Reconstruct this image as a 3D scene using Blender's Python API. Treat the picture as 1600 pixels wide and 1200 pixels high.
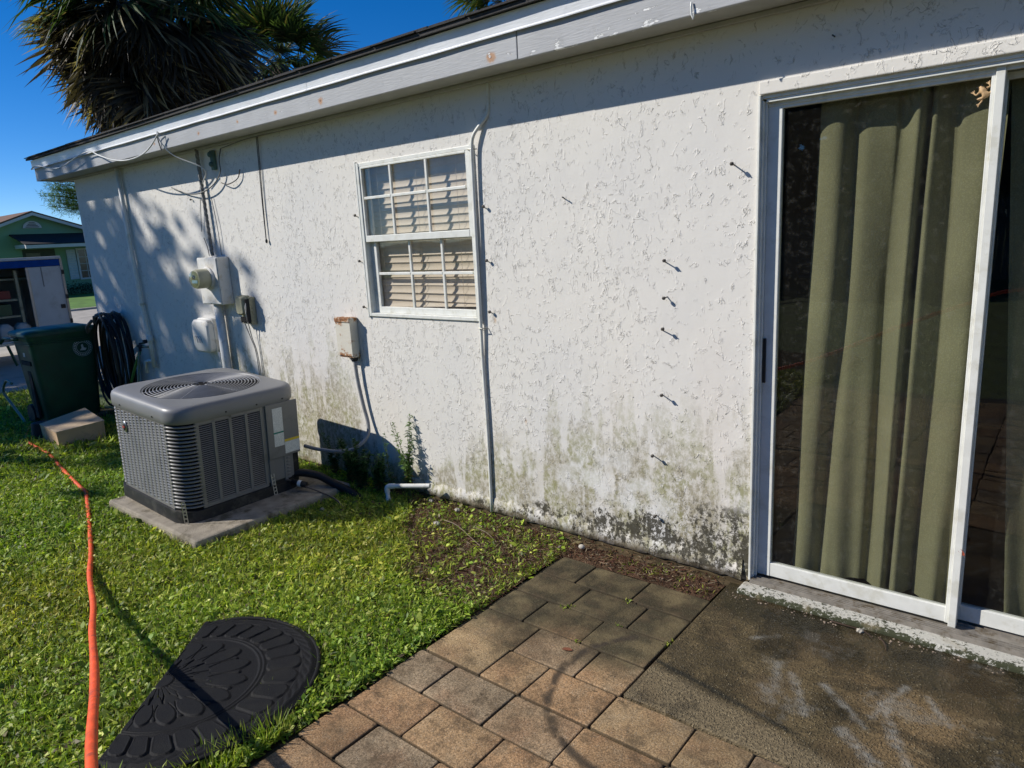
import bpy, math, random
import numpy as np
from mathutils import Vector, Matrix
for o in list(bpy.data.objects): bpy.data.objects.remove(o, do_unlink=True)
S = bpy.context.scene
C = S.collection
rad = math.radians
random.seed(7); NR = np.random.RandomState(11)

# ------------------------------------------------------------------ camera
yaw, pitch, roll = -0.69145542, -0.21195146, -0.05329756
fwd = Vector((math.sin(yaw)*math.cos(pitch), math.cos(yaw)*math.cos(pitch), math.sin(pitch)))
rt0 = Vector((math.cos(yaw), -math.sin(yaw), 0)); up0 = rt0.cross(fwd)
rt = rt0*math.cos(roll) + up0*math.sin(roll); up = up0*math.cos(roll) - rt0*math.sin(roll)
cd = bpy.data.cameras.new('camera'); cam = bpy.data.objects.new('camera', cd); C.objects.link(cam)
m = Matrix((rt, up, -fwd)).transposed().to_4x4(); m.translation = Vector((0, -2.85655, 1.6))
cam.matrix_world = m
cd.sensor_width = 36; cd.lens = 1084.5/1600*36; cd.clip_start = 0.05; cd.clip_end = 500
S.camera = cam

# ------------------------------------------------------------------ light
SUN = Vector((1.17, 1.0, -1.06)).normalized()          # direction the light travels
elev = math.asin(-SUN.z); az = math.atan2(-SUN.x, -SUN.y)
W = bpy.data.worlds.new('World'); S.world = W; W.use_nodes = True
nt = W.node_tree; nt.nodes.clear()
sky = nt.nodes.new('ShaderNodeTexSky'); sky.sky_type = 'NISHITA'; sky.sun_disc = False
sky.sun_elevation = elev; sky.sun_rotation = az; sky.air_density = .65; sky.dust_density = 0.0; sky.ozone_density = 5.0
bg = nt.nodes.new('ShaderNodeBackground'); bg.inputs[1].default_value = 0.115
wo = nt.nodes.new('ShaderNodeOutputWorld')
hs = nt.nodes.new('ShaderNodeHueSaturation'); hs.inputs['Hue'].default_value = .506; hs.inputs['Saturation'].default_value = 1.30
nt.links.new(sky.outputs[0], hs.inputs['Color']); nt.links.new(hs.outputs[0], bg.inputs[0]); nt.links.new(bg.outputs[0], wo.inputs[0])
sd = bpy.data.lights.new('sun', 'SUN'); sd.energy = 4.5; sd.angle = rad(0.53); sd.color = (1.0, .955, .88)
so = bpy.data.objects.new('sun', sd); C.objects.link(so); so.rotation_euler = SUN.to_track_quat('-Z', 'Y').to_euler()
so.location = (-10, -10, 12)
S.view_settings.view_transform = 'Standard'; S.view_settings.look = 'None'
S.view_settings.gamma = 1; S.view_settings.use_curve_mapping = False; S.view_settings.exposure = 0.14
try: S.cycles.transparent_max_bounces = 16
except Exception: pass

# ------------------------------------------------------------------ shader helper
class Sh:
    def __init__(s, name):
        s.m = bpy.data.materials.new(name); s.m.use_nodes = True
        s.n = s.m.node_tree.nodes; s.l = s.m.node_tree.links; s.n.clear()
        s.out = s.n.new('ShaderNodeOutputMaterial')
        s._g = None
    def put(s, v, sock):
        if v is None: return
        if isinstance(v, V): s.l.new(v.o, sock)
        elif hasattr(v, 'links'): s.l.new(v, sock)
        elif isinstance(v, (tuple, list)):
            sock.default_value = tuple(v) + (1,) if len(v) == 3 and sock.type == 'RGBA' else tuple(v)
        else: sock.default_value = v
    def math(s, op, *a, clamp=False):
        n = s.n.new('ShaderNodeMath'); n.operation = op; n.use_clamp = clamp
        for i, v in enumerate(a): s.put(v, n.inputs[i])
        return V(s, n.outputs[0])
    @property
    def pos(s):
        if not s._g: s._g = s.n.new('ShaderNodeNewGeometry')
        return V(s, s._g.outputs['Position'])
    def obj(s):
        return V(s, s.n.new('ShaderNodeTexCoord').outputs['Object'])
    def rnd(s): return V(s, s.n.new('ShaderNodeObjectInfo').outputs['Random'])
    def xyz(s, v=None):
        n = s.n.new('ShaderNodeSeparateXYZ'); s.put(v or s.pos, n.inputs[0]); return [V(s, o) for o in n.outputs]
    def comb(s, x, y, z):
        n = s.n.new('ShaderNodeCombineXYZ'); s.put(x, n.inputs[0]); s.put(y, n.inputs[1]); s.put(z, n.inputs[2]); return V(s, n.outputs[0])
    def scale(s, v, k):
        n = s.n.new('ShaderNodeVectorMath'); n.operation = 'MULTIPLY'; s.put(v, n.inputs[0]); n.inputs[1].default_value = k; return V(s, n.outputs[0])
    def add(s, v, k):
        n = s.n.new('ShaderNodeVectorMath'); n.operation = 'ADD'; s.put(v, n.inputs[0]); s.put(k, n.inputs[1]); return V(s, n.outputs[0])
    def noise(s, sc, v=None, det=3, rough=.5, dist=0, color=False):
        n = s.n.new('ShaderNodeTexNoise'); s.put(v or s.pos, n.inputs['Vector']); n.inputs['Scale'].default_value = sc
        n.inputs['Detail'].default_value = det; n.inputs['Roughness'].default_value = rough; n.inputs['Distortion'].default_value = dist
        return V(s, n.outputs['Color' if color else 0])
    def vor(s, sc, v=None, feat='F1', out='Distance', rnd=1):
        n = s.n.new('ShaderNodeTexVoronoi'); n.feature = feat; s.put(v or s.pos, n.inputs['Vector']); n.inputs['Scale'].default_value = sc
        n.inputs['Randomness'].default_value = rnd
        return V(s, n.outputs[out])
    def ss(s, v, a, b, lo=0., hi=1.):
        n = s.n.new('ShaderNodeMapRange'); n.interpolation_type = 'SMOOTHSTEP'; s.put(v, n.inputs[0])
        for i, k in enumerate((a, b, lo, hi)): s.put(k, n.inputs[i+1])
        return V(s, n.outputs[0])
    def mix(s, f, a, b):
        n = s.n.new('ShaderNodeMix'); n.data_type = 'RGBA'; s.put(f, n.inputs[0]); s.put(a, n.inputs[6]); s.put(b, n.inputs[7]); return V(s, n.outputs[2])
    def mul(s, c, k):
        n = s.n.new('ShaderNodeVectorMath'); n.operation = 'SCALE'; s.put(c, n.inputs[0]); s.put(k, n.inputs[3]); return V(s, n.outputs[0])
    def attr(s, name, out='Color'):
        n = s.n.new('ShaderNodeAttribute'); n.attribute_name = name; return V(s, n.outputs[out])
    def bump(s, h, dist=.01, strength=1., nrm=None):
        n = s.n.new('ShaderNodeBump'); s.put(h, n.inputs['Height']); n.inputs['Distance'].default_value = dist; n.inputs['Strength'].default_value = strength
        if nrm: s.put(nrm, n.inputs['Normal'])
        return V(s, n.outputs[0])
    def seg(s, x, y, a, b):
        "distance to the segment a-b in the x,y plane"
        ax, ay = a; dx, dy = b[0]-ax, b[1]-ay; L = dx*dx+dy*dy
        t = s.math('DIVIDE', (x-ax)*dx + (y-ay)*dy, L, clamp=True)
        ex = x-ax-t*dx; ey = y-ay-t*dy
        return s.math('SQRT', ex*ex+ey*ey)
    def bsdf(s, col, rough=.6, nrm=None, metal=0, spec=.5, trans=0, ior=1.45, alpha=None, sub=0, coat=0):
        n = s.n.new('ShaderNodeBsdfPrincipled'); s.put(col, n.inputs['Base Color']); s.put(rough, n.inputs['Roughness'])
        s.put(metal, n.inputs['Metallic']); s.put(spec, n.inputs['Specular IOR Level']); n.inputs['IOR'].default_value = ior
        n.inputs['Transmission Weight'].default_value = trans; n.inputs['Coat Weight'].default_value = coat
        if nrm: s.put(nrm, n.inputs['Normal'])
        if alpha is not None: s.put(alpha, n.inputs['Alpha'])
        s.l.new(n.outputs[0], s.out.inputs[0]); return s.m
class V:
    def __init__(s, sh, o): s.sh, s.o = sh, o
    def __add__(s, b): return s.sh.math('ADD', s, b)
    __radd__ = __add__
    def __mul__(s, b): return s.sh.math('MULTIPLY', s, b)
    __rmul__ = __mul__
    def __sub__(s, b): return s.sh.math('SUBTRACT', s, b)
    def __rsub__(s, b): return s.sh.math('SUBTRACT', b, s)
    def __truediv__(s, b): return s.sh.math('DIVIDE', s, b)

def simple(name, col, rough=.6, var=.15, sc=8, metal=0, bump=0, bsc=200, spec=.5, dirt=None, dsc=4, coat=0):
    s = Sh(name); n = s.noise(sc, det=5)
    c = s.mul(s.mix(n*0+1.0, col, col), s.ss(n, .25, .75, 1-var, 1+var))
    if dirt: c = s.mix(s.ss(s.noise(dsc, det=8, rough=.65), .5, .68), c, dirt)
    nr = s.bump(s.noise(bsc, det=3), bump) if bump else None
    return s.bsdf(c, s.ss(n, .2, .8, rough*.85, min(1, rough*1.15)), nr, metal, spec, coat=coat)

# ------------------------------------------------------------------ mesh helper
class B:
    def __init__(s): s.v = []; s.f = []; s.mi = []; s.cur = 0
    def add(s, vs, fs):
        k = len(s.v); s.v += [tuple(p) for p in vs]; s.f += [tuple(i+k for i in f) for f in fs]; s.mi += [s.cur]*len(fs); return s
    def box(s, x0, x1, y0, y1, z0, z1, M=None):
        p = [(x0,y0,z0),(x1,y0,z0),(x1,y1,z0),(x0,y1,z0),(x0,y0,z1),(x1,y0,z1),(x1,y1,z1),(x0,y1,z1)]
        if M is not None: p = [M @ Vector(q) for q in p]
        return s.add(p, [(0,3,2,1),(4,5,6,7),(0,1,5,4),(1,2,6,5),(2,3,7,6),(3,0,4,7)])
    def bar(s, a, b, w, h=None, upv=(0,0,1)):
        a, b = Vector(a), Vector(b); d = b-a; L = d.length; d.normalize(); u = Vector(upv)
        if abs(d.dot(u)) > .99: u = Vector((0,1,0))
        r = d.cross(u).normalized(); u = r.cross(d); h = h or w
        M = Matrix((r, d, u)).transposed().to_4x4(); M.translation = a
        return s.box(-w/2, w/2, 0, L, -h/2, h/2, M)
    def tube(s, pts, r, n=8, cap=True, rs=None):
        pts = [Vector(p) for p in pts]; k = len(pts); rings = []
        T = [(pts[min(i+1,k-1)]-pts[max(i-1,0)]).normalized() for i in range(k)]
        u = T[0].orthogonal().normalized()
        for i in range(k):
            u = (u - T[i]*u.dot(T[i])).normalized(); w = T[i].cross(u); q = rs[i] if rs else r
            rings.append([pts[i] + (u*math.cos(2*math.pi*j/n) + w*math.sin(2*math.pi*j/n))*q for j in range(n)])
        vs = [p for R in rings for p in R]; fs = []
        for i in range(k-1):
            for j in range(n): fs.append((i*n+j, i*n+(j+1)%n, (i+1)*n+(j+1)%n, (i+1)*n+j))
        if cap: fs += [tuple(range(n))[::-1], tuple(range((k-1)*n, k*n))]
        return s.add(vs, fs)
    def lathe(s, prof, n=24, M=None, cap=True):
        vs = [(r*math.cos(2*math.pi*j/n), r*math.sin(2*math.pi*j/n), z) for r, z in prof for j in range(n)]
        if M is not None: vs = [M @ Vector(v) for v in vs]
        fs = [(i*n+j, i*n+(j+1)%n, (i+1)*n+(j+1)%n, (i+1)*n+j) for i in range(len(prof)-1) for j in range(n)]
        if cap: fs += [tuple(range(n))[::-1], tuple(range((len(prof)-1)*n, len(prof)*n))]
        return s.add(vs, fs)
    def prism(s, poly, z0, z1, M=None):
        n = len(poly); vs = [(x,y,z0) for x,y in poly] + [(x,y,z1) for x,y in poly]
        if M is not None: vs = [M @ Vector(v) for v in vs]
        return s.add(vs, [tuple(range(n))[::-1], tuple(range(n, 2*n))] + [(i,(i+1)%n,(i+1)%n+n,i+n) for i in range(n)])
    def loft(s, rings, cap=True):
        n = len(rings[0]); vs = [p for R in rings for p in R]
        fs = [(i*n+j, i*n+(j+1)%n, (i+1)*n+(j+1)%n, (i+1)*n+j) for i in range(len(rings)-1) for j in range(n)]
        if cap: fs += [tuple(range(n))[::-1], tuple(range((len(rings)-1)*n, len(rings)*n))]
        return s.add(vs, fs)
    def ball(s, c, r, n=8, m=6, sc=(1,1,1)):
        prof = [(max(1e-4, math.sin(math.pi*i/m))*r, -math.cos(math.pi*i/m)*r) for i in range(m+1)]
        M = Matrix.Translation(c) @ Matrix.Diagonal((*sc, 1)); return s.lathe(prof, n, M)
    def mesh(s, name, mats, smooth=False):
        me = bpy.data.meshes.new(name); me.from_pydata(s.v, [], s.f)
        for m in (mats if isinstance(mats, (list, tuple)) else [mats]): me.materials.append(m)
        if max(s.mi, default=0): me.polygons.foreach_set('material_index', s.mi)
        if smooth: me.polygons.foreach_set('use_smooth', [True]*len(me.polygons))
        me.update(); return me
    def build(s, name, mats, parent=None, smooth=False, bevel=0, seg=2, loc=None, auto=None):
        o = bpy.data.objects.new(name, s.mesh(name, mats, smooth)); C.objects.link(o)
        if parent: o.parent = parent
        if loc: o.location = loc
        if bevel:
            b = o.modifiers.new('bevel', 'BEVEL'); b.width = bevel; b.segments = seg; b.limit_method = 'ANGLE'; b.angle_limit = rad(35); b.harden_normals = False
        if auto:
            try: o.data.set_sharp_from_angle(angle=rad(auto))
            except Exception: pass
        return o
def inst(me, name, parent=None, M=None):
    o = bpy.data.objects.new(name, me); C.objects.link(o)
    if parent: o.parent = parent
    if M is not None: o.matrix_local = M
    return o
def tag(o, label, cat, group=None):
    o['label'] = label; o['category'] = cat
    if group: o['group'] = group
    return o
def thing(name, label, cat, loc=(0,0,0), rz=0, group=None):
    o = bpy.data.objects.new(name, None); C.objects.link(o); o.empty_display_size = .1
    o.location = loc; o.rotation_euler = (0,0,rz); return tag(o, label, cat, group)
def struct(o): o['kind'] = 'structure'; return o
def stuff(o): o['kind'] = 'stuff'; return o
def rrect(x0, x1, y0, y1, r, n=6):
    p = []
    for cx, cy, a0 in ((x1-r,y1-r,0),(x0+r,y1-r,90),(x0+r,y0+r,180),(x1-r,y0+r,270)):
        for i in range(n+1):
            a = rad(a0+90*i/n); p.append((cx+r*math.cos(a), cy+r*math.sin(a)))
    return p
def smooth_path(pts, n=6):
    P = [Vector(p) for p in pts]; P = [P[0]*2-P[1]] + P + [P[-1]*2-P[-2]]; out = []
    for i in range(1, len(P)-2):
        for k in range(n):
            t = k/n; a, b, c, d = P[i-1], P[i], P[i+1], P[i+2]
            out.append(.5*((2*b)+(c-a)*t+(2*a-5*b+4*c-d)*t*t+(3*b-a-3*c+d)*t**3))
    out.append(P[-2]); return out

# ------------------------------------------------------------------ materials
def mat_stucco():
    s = Sh('stucco'); p = s.pos; x, y, z = s.xyz()
    # trowelled relief: broken steps
    wob = s.noise(9, det=2, color=True)
    q = s.add(s.scale(p, (1, 1, .62)), s.scale(wob, (.05, .05, .05)))
    n1 = s.noise(12, q, det=4, rough=.55, dist=.35)
    n2 = s.noise(16, s.add(q, (3.1, 5.2, 1.7)), det=4, rough=.55, dist=.35)
    lg = s.noise(2.6, s.add(p, (4, 4, 8)), det=3)*.26-.12 - s.ss(x, -3.2, -1.3)*.025
    brk = s.ss(s.noise(24, s.add(p, (7, 1, 4)), det=3)+lg, .49, .58)
    brk2 = s.ss(s.noise(21, s.add(p, (2, 9, 6)), det=3)+lg, .51, .60)
    # thin lips standing along broken contour lines, with a shallow step behind them
    def lip(n_, c_, k_): return s.ss(s.math('ABSOLUTE', n_-c_), .008, .0)*k_*.9 + s.ss(n_, c_-.012, c_+.004)*s.ss(n_, c_+.07, c_)*k_*.5
    e1 = lip(n1, .535, brk); e2 = lip(n2, .558, brk2) + lip(n2, .44, brk)*.8
    h = e1*.40 + e2*.34 + s.noise(5, det=2)*.7 + s.noise(18, s.scale(p, (1, 1, .6)), det=3)*.22 + s.noise(60, det=4)*.10 + s.noise(260, det=2)*.02
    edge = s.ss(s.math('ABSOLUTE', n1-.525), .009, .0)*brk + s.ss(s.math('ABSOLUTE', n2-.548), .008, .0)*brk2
    nr = s.bump(h, .0048, 1.0)
    base = s.mix(s.ss(s.noise(1.3, det=4), .35, .7), (.735, .705, .645), (.69, .67, .63))
    base = s.mix(s.ss(s.noise(2.2, s.scale(p, (1, 1, .35)), det=4), .5, .75)*s.ss(z, 1.5, .7)*.5, base, (.72, .66, .59))
    base = s.mix(edge*.42, base, (.25, .235, .205))  # dark tint painted along the relief edges to imitate their self-shadow
    # algae, streaked downwards
    st = s.noise(7, s.scale(p, (1, 1, .12)), det=5, rough=.6); bl = s.noise(7, det=6, rough=.65)
    xr = s.ss(x, -3.3, -1.9); top = .25 + xr*.62 + s.ss(x, -3.4, -4.0)*.85*s.ss(x, -6.5, -5)
    low = s.ss(z/top, 1.15, .35)
    fine = s.ss(s.noise(34, s.scale(p, (1, 1, .7)), det=7, rough=.78), .40, .58)
    alg = s.ss(st*.72+bl*.28 + low*.13, .545, .60)*low*(fine*.92+.08)
    base = s.mix(alg*.9, base, s.mix(s.ss(s.noise(5, s.add(p, (3, 3, 3)), det=3), .42, .58), (.235, .205, .115), (.235, .235, .075)))
    dust = s.ss(bl + low*.22, .55, .78)*low
    base = s.mix(dust*.38, base, (.45, .41, .32))
    # bleached patches
    wh = s.ss(s.noise(4.5, s.add(p, (5, 5, 5)), det=5), .54, .66)*s.ss(z, .62, .4)*s.ss(x, -2.6, -1.9)
    base = s.mix(wh*.6, base, (.78, .78, .76))
    # black mould speckle, heavier towards the door corner and the ground
    sp = s.noise(42, s.scale(p, (1, 1, .8)), det=8, rough=.82)
    mz = s.ss(x, -2.9, -1.1, .07, .36); ml = s.ss(z/mz, 1.35, .25)
    big = s.noise(6.5, s.add(p, (1, 2, 9)), det=4)
    mould = s.ss(sp*.70 + big*.40 + ml*.085 + s.ss(x, -2.4, -1.2)*.02, .625, .665)*s.ss(ml, .02, .5)
    base = s.mix(mould*.95, base, (.055, .05, .035))
    # line of bare grey render at the foot, and a little rust
    ft = s.ss(z+s.noise(9)*.06, .085, .06)
    base = s.mix(ft*.55, base, (.36, .29, .19))
    for rx, rz, rr in ((-2.46, 1.15, .022), (-2.28, .60, .018), (-7.0, .55, .03)):
        d = s.math('SQRT', (x-rx)*(x-rx)*4 + (z-rz)*(z-rz))
        base = s.mix(s.ss(d + s.noise(30)*.02, rr+.02, rr-.01)*.5, base, (.5, .28, .1))
    # pinkish run below the meter / conduit
    return s.bsdf(base, .92, nr, spec=.2)

def mat_paint(name, col, chips=False, rough=.5, grey=(.3,.3,.3)):
    s = Sh(name); n = s.noise(6, det=5); f = s.noise(140, s.scale(s.pos, (.12, 1, 1)), det=4)
    c = s.mul(s.mix(0, col, col), s.ss(n, .25, .75, .93, 1.05)); h = f*.3
    c = s.mix(s.ss(s.noise(14, det=8, rough=.7), .58, .72)*.35, c, tuple(k*.6 for k in col))
    if chips:
        x, y, z = s.xyz(); wv = (s.noise(45, det=5)-.5)*.05
        for rx, rz, rr in ((-2.205,2.40,.017),(-3.50,2.408,.013),(-3.96,2.41,.009),(-4.40,2.415,.006),(-4.92,2.41,.008),(-5.6,2.42,.005)):
            d = s.math('SQRT', (x-rx)*(x-rx)*.6 + (z-rz)*(z-rz))
            c = s.mix(s.ss(d+wv*.5, rr+.012, rr-.006)*.85, c, (.42,.20,.07)); c = s.mix(s.ss(d+wv*.3, rr*.5, .0), c, (.10,.035,.015))
    if chips:
        ch = s.ss(s.noise(16, s.scale(s.pos, (.5, 1, 1.4)), det=7, rough=.7)+s.ss(z, 2.42, 2.365)*s.ss(x, -2.3, -1.9)*.12, .665, .675)
        c = s.mix(ch, c, (.8, .8, .78)); h = h - ch*.5
    return s.bsdf(c, rough, s.bump(h, .004))

def mat_paver():
    s = Sh('paver_concrete'); p = s.pos; x, y, z = s.xyz(); r = s.rnd()
    a = s.mix(s.ss(r, .0, .5), (.375, .262, .138), (.345, .212, .108)); a = s.mix(s.ss(r, .65, .95), a, (.32, .235, .145))
    r2 = s.math('FRACT', r*7.31)
    n = s.noise(6, s.add(p, s.comb(r*9, r*5, 0)), det=5, rough=.6)
    a = s.mix(s.ss(n, .48, .66)*.42, a, (.25, .135, .07)); a = s.mix(s.ss(n, .5, .3)*.5, a, (.30, .235, .15))
    g = s.noise(170, det=4, rough=.7); v = s.vor(170)
    a = s.mul(a, s.ss(g, .3, .7, .5, 1.45))
    a = s.mix(s.ss(v, .30, .12)*s.ss(s.noise(40), .42, .56)*.7, a, (.58, .50, .38))
    a = s.mix(s.ss(s.vor(130, s.add(p, (4, 4, 0))), .28, .12)*s.ss(s.noise(25), .46, .56)*.75, a, (.09, .06, .035))
    # moss and damp towards the wall
    wet = s.ss(y + (s.noise(3.2, det=5, rough=.6)-.5)*.75 + r2*.08 - (x+1.5)*.18, -1.02, -.70)
    green = s.mix(s.ss(s.noise(9, det=5), .4, .62), (.040, .036, .020), (.125, .100, .052))
    green = s.mix(s.ss(v, .26, .08)*.5, green, (.36, .32, .2))
    a = s.mix(wet*.94, a, green)
    a = s.mul(a, s.ss(s.noise(2.6, s.add(p, (6, 1, 3)), det=5, rough=.6), .38, .62, .72, 1.12))
    # ring left by a hose or a pot
    d = s.math('SQRT', (x+.985)*(x+.985) + (y+.945)*(y+.945))
    ring = s.ss(s.math('ABSOLUTE', d-.394+(s.noise(9)-.5)*.03), .028, .004)*s.ss(s.noise(14, det=6), .34, .52)*s.ss(x+y*.5, -1.50, -1.62)
    a = s.mix(ring*.9, a, (.045, .035, .025))
    # edges catch dirt
    a = s.mix(s.ss(s.noise(11, det=8, rough=.72), .47, .64)*.62, a, (.085, .060, .034))
    a = s.mix(s.ss(s.noise(16, s.add(p, (8, 2, 0)), det=8, rough=.75), .60, .66)*.8, a, (.05, .035, .02))
    oc = s.xyz(s.obj()); ez = s.ss(oc[2], -.0005, -.004)
    a = s.mix(ez*.75, a, (.055, .042, .026))
    return s.bsdf(a, .88, s.bump(g*.5+s.noise(90, det=3)*.6+n*1.0, .004), spec=.3)

def mat_slab():
    s = Sh('aggregate_slab'); p = s.pos; x, y, z = s.xyz()
    n = s.noise(4, det=6, rough=.6)
    c = s.mix(s.ss(n, .38, .62), (.050, .037, .016), (.125, .092, .044))
    c = s.mix(s.ss(s.noise(2.1, s.add(p, (3, 3, 0)), det=4), .48, .62)*s.ss(x, -.75, -.2), c, (.17, .115, .055))
    damp = s.ss(y + (s.noise(3.5, det=5)-.5)*.35 + x*.16, -.50, -.36)
    c = s.mix(damp*.8, c, (.032, .027, .014))
    c = s.mix(s.ss(s.noise(3.1, s.add(s.scale(p, (1, 2.2, 1)), (9, 1, 0)), det=6, rough=.65), .5, .62)*.65, c, (.030, .024, .012))
    c = s.mix(s.ss(s.noise(6, s.add(s.scale(p, (1, 1.6, 1)), (2, 7, 0)), det=7, rough=.7), .56, .70)*s.ss(x, -.7, -.2)*.6, c, (.26, .20, .11))
    strip = s.ss(y+.742+.2*(x+1.127)+(s.noise(6)-.5)*.03, .0, -.05)
    c = s.mix(strip*.75, c, (.20, .155, .09))
    line = s.ss(s.math('ABSOLUTE', y+.735+.2*(x+1.127)+(s.noise(5)-.5)*.03), .022, .0)*s.ss(x, -.5, -.62)
    c = s.mix(line*.9, c, (.022, .02, .012))
    v = s.vor(125); pick = s.vor(125, out='Color')
    pk = s.xyz(pick)[0]
    c = s.mix(s.ss(v, .34, .12)*s.ss(pk, .66, .95)*.8, c, (.40, .34, .22))
    c = s.mul(c, s.ss(s.noise(95, det=5, rough=.75), .33, .67, .5, 1.6))
    c = s.mix(s.ss(v, .36, .16)*s.ss(pk, .22, .15)*.7, c, (.03, .028, .02))
    # chalky marks
    lines = [((-.742,-.507),(-.708,-.623),.011),((-.708,-.623),(-.712,-.69),.018),((-.712,-.69),(-.745,-.665),.014),
             ((-.68,-.545),(-.634,-.628),.014),((-.634,-.628),(-.577,-.728),.01),((-.566,-.543),(-.485,-.613),.012),((-.485,-.613),(-.407,-.69),.008),
             ((-.384,-.525),(-.329,-.681),.013),((-.329,-.681),(-.271,-.785),.013),((-.268,-.426),(-.198,-.527),.01),((-.46,-.743),(-.35,-.841),.02),
             ((-.876,-.401),(-.80,-.33),.006),((-.17,-.13),(-.10,-.125),.010),((-.34,-.40),(-.40,-.62),.008)]
    tot = None; w = (s.noise(19, det=6, rough=.65)-.5)*.055
    for a, b, r in lines:
        k = s.ss(s.seg(x, y, a, b)+w, r+.016, r-.016)
        tot = k if tot is None else s.math('MAXIMUM', tot, k)
    c = s.mix(tot*s.ss(s.noise(30, det=6, rough=.7), .28, .62)*.46, c, (.42, .42, .39))
    c = s.mix(s.ss(s.noise(2.4, s.add(s.scale(p, (1.6, 1, 1)), (5, 5, 5)), det=6, rough=.62), .50, .60)*.45, c, (.125, .085, .042))
    c = s.mix(s.ss(s.noise(5, s.add(p, (7, 3, 1)), det=7, rough=.7), .54, .64)*s.ss(x, -1.0, -.6)*.4, c, (.25, .235, .20))
    c = s.mul(c, .80)
    wetp = s.ss(s.noise(3.3, s.add(p, (1, 8, 2)), det=5, rough=.6), .48, .58)
    c = s.mul(c, s.ss(wetp, 0, 1, 1.12, .66))
    rough = s.math('MULTIPLY', s.ss(damp, 0, 1, .85, .34), s.ss(wetp, 0, 1, 1.0, .55))
    return s.bsdf(c, rough, s.bump(s.ss(v, .5, .1)*.7+s.noise(120, det=3)*.8+n*1.5, .0035), spec=.4)

def mat_soil():
    s = Sh('soil'); p = s.pos; x, y, z = s.xyz()
    n = s.noise(9, det=8, rough=.7); f = s.noise(120, s.scale(p, (1, .5, 1)), det=5, rough=.75)
    c = s.mix(s.ss(n, .35, .65), (.075, .045, .028), (.145, .085, .052))
    c = s.mul(c, s.ss(f, .3, .7, .45, 1.6))
    c = s.mix(s.ss(x, -2.9, -3.6)*.7+s.ss(y, -.7, -.95)*.5, c, (.045, .048, .018))
    return s.bsdf(c, .95, s.bump(f+n*3+s.noise(40, det=4)*1.2, .012), spec=.15)

def mat_leaf(name='leaf_blade', tr=.35, rough=.5):
    s = Sh(name); c = s.attr('tint')
    d = s.n.new('ShaderNodeBsdfPrincipled'); s.put(c, d.inputs['Base Color']); d.inputs['Roughness'].default_value = rough; d.inputs['Specular IOR Level'].default_value = .35
    t = s.n.new('ShaderNodeBsdfTranslucent'); s.put(s.scale(c, (1.25, 1.35, .6)), t.inputs[0])
    m_ = s.n.new('ShaderNodeMixShader'); m_.inputs[0].default_value = tr
    s.l.new(d.outputs[0], m_.inputs[1]); s.l.new(t.outputs[0], m_.inputs[2]); s.l.new(m_.outputs[0], s.out.inputs[0]); return s.m

def mat_glass(name, tint=(.62,.63,.62)):
    s = Sh(name)
    t = s.n.new('ShaderNodeBsdfTransparent'); t.inputs[0].default_value = tint + (1,)
    g = s.n.new('ShaderNodeBsdfGlossy'); g.inputs['Roughness'].default_value = .015; g.inputs[0].default_value = (1,1,1,1)
    ge = s.n.new('ShaderNodeNewGeometry'); dp = s.n.new('ShaderNodeVectorMath'); dp.operation = 'DOT_PRODUCT'
    s.l.new(ge.outputs['Normal'], dp.inputs[0]); s.l.new(ge.outputs['Incoming'], dp.inputs[1])
    cs = 1.0 - s.math('ABSOLUTE', V(s, dp.outputs['Value'])); fr_ = s.math('POWER', cs, 5.0)*.9+.035
    s.put(s.bump(s.noise(2.5, det=1), .002), g.inputs['Normal'])
    d = s.n.new('ShaderNodeBsdfDiffuse'); d.inputs[0].default_value = (.5,.48,.42,1)
    a = s.n.new('ShaderNodeMixShader'); s.put(fr_, a.inputs[0]); s.l.new(t.outputs[0], a.inputs[1]); s.l.new(g.outputs[0], a.inputs[2])
    b = s.n.new('ShaderNodeMixShader'); s.put(s.ss(s.noise(35, det=8, rough=.75), .5, .8)*.06+.006, b.inputs[0])
    s.l.new(a.outputs[0], b.inputs[1]); s.l.new(d.outputs[0], b.inputs[2]); s.l.new(b.outputs[0], s.out.inputs[0]); return s.m

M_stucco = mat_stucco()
M_fascia = mat_paint('fascia_paint', (.40,.405,.41), True, .6)
M_drip = mat_paint('drip_metal', (.78,.79,.80), False, .4)
M_white = simple('white_aluminium', (.72,.72,.665), .42, .05, 20, dirt=(.62,.61,.53), dsc=14)
M_track = simple('track_aluminium', (.26,.235,.20), .45, .2, 30, .2, dirt=(.12,.09,.055), dsc=20)
M_shingle = simple('asphalt_shingle', (.055,.052,.05), .95, .3, 60, bump=.004)
M_soffit = simple('soffit_paint', (.40,.39,.35), .8, .1, 12)
M_paver, M_slab, M_soil = mat_paver(), mat_slab(), mat_soil()
M_leaf = mat_leaf()
M_glass = mat_glass('door_glass', (.86,.87,.86)); M_glass2 = mat_glass('window_glass', (.93,.93,.92))
M_conc = simple('weathered_concrete', (.33,.285,.22), .9, .25, 14, bump=.006, bsc=150, dirt=(.12,.10,.06), dsc=9)
M_drive = simple('driveway_concrete', (.42,.38,.32), .9, .12, 2, dirt=(.3,.27,.22), dsc=3)
M_dark = simple('dark_interior', (.02,.02,.02), .9)
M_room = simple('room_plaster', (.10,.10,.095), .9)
M_tile = simple('terracotta_tile', (.28,.12,.065), .5)
M_greyp = simple('grey_cabinet_paint', (.20,.195,.187), .33, .04, 5, spec=.5, dirt=(.16,.155,.145), dsc=7)
M_cap = simple('grey_moulded_cap', (.20,.20,.202), .45, .05, 5, spec=.6)
M_coil = simple('coil_fins', (.012,.012,.013), .8)
M_base = simple('charcoal_base_pan', (.017,.017,.018), .55, .2, 14, dirt=(.07,.065,.055), dsc=10)
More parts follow.
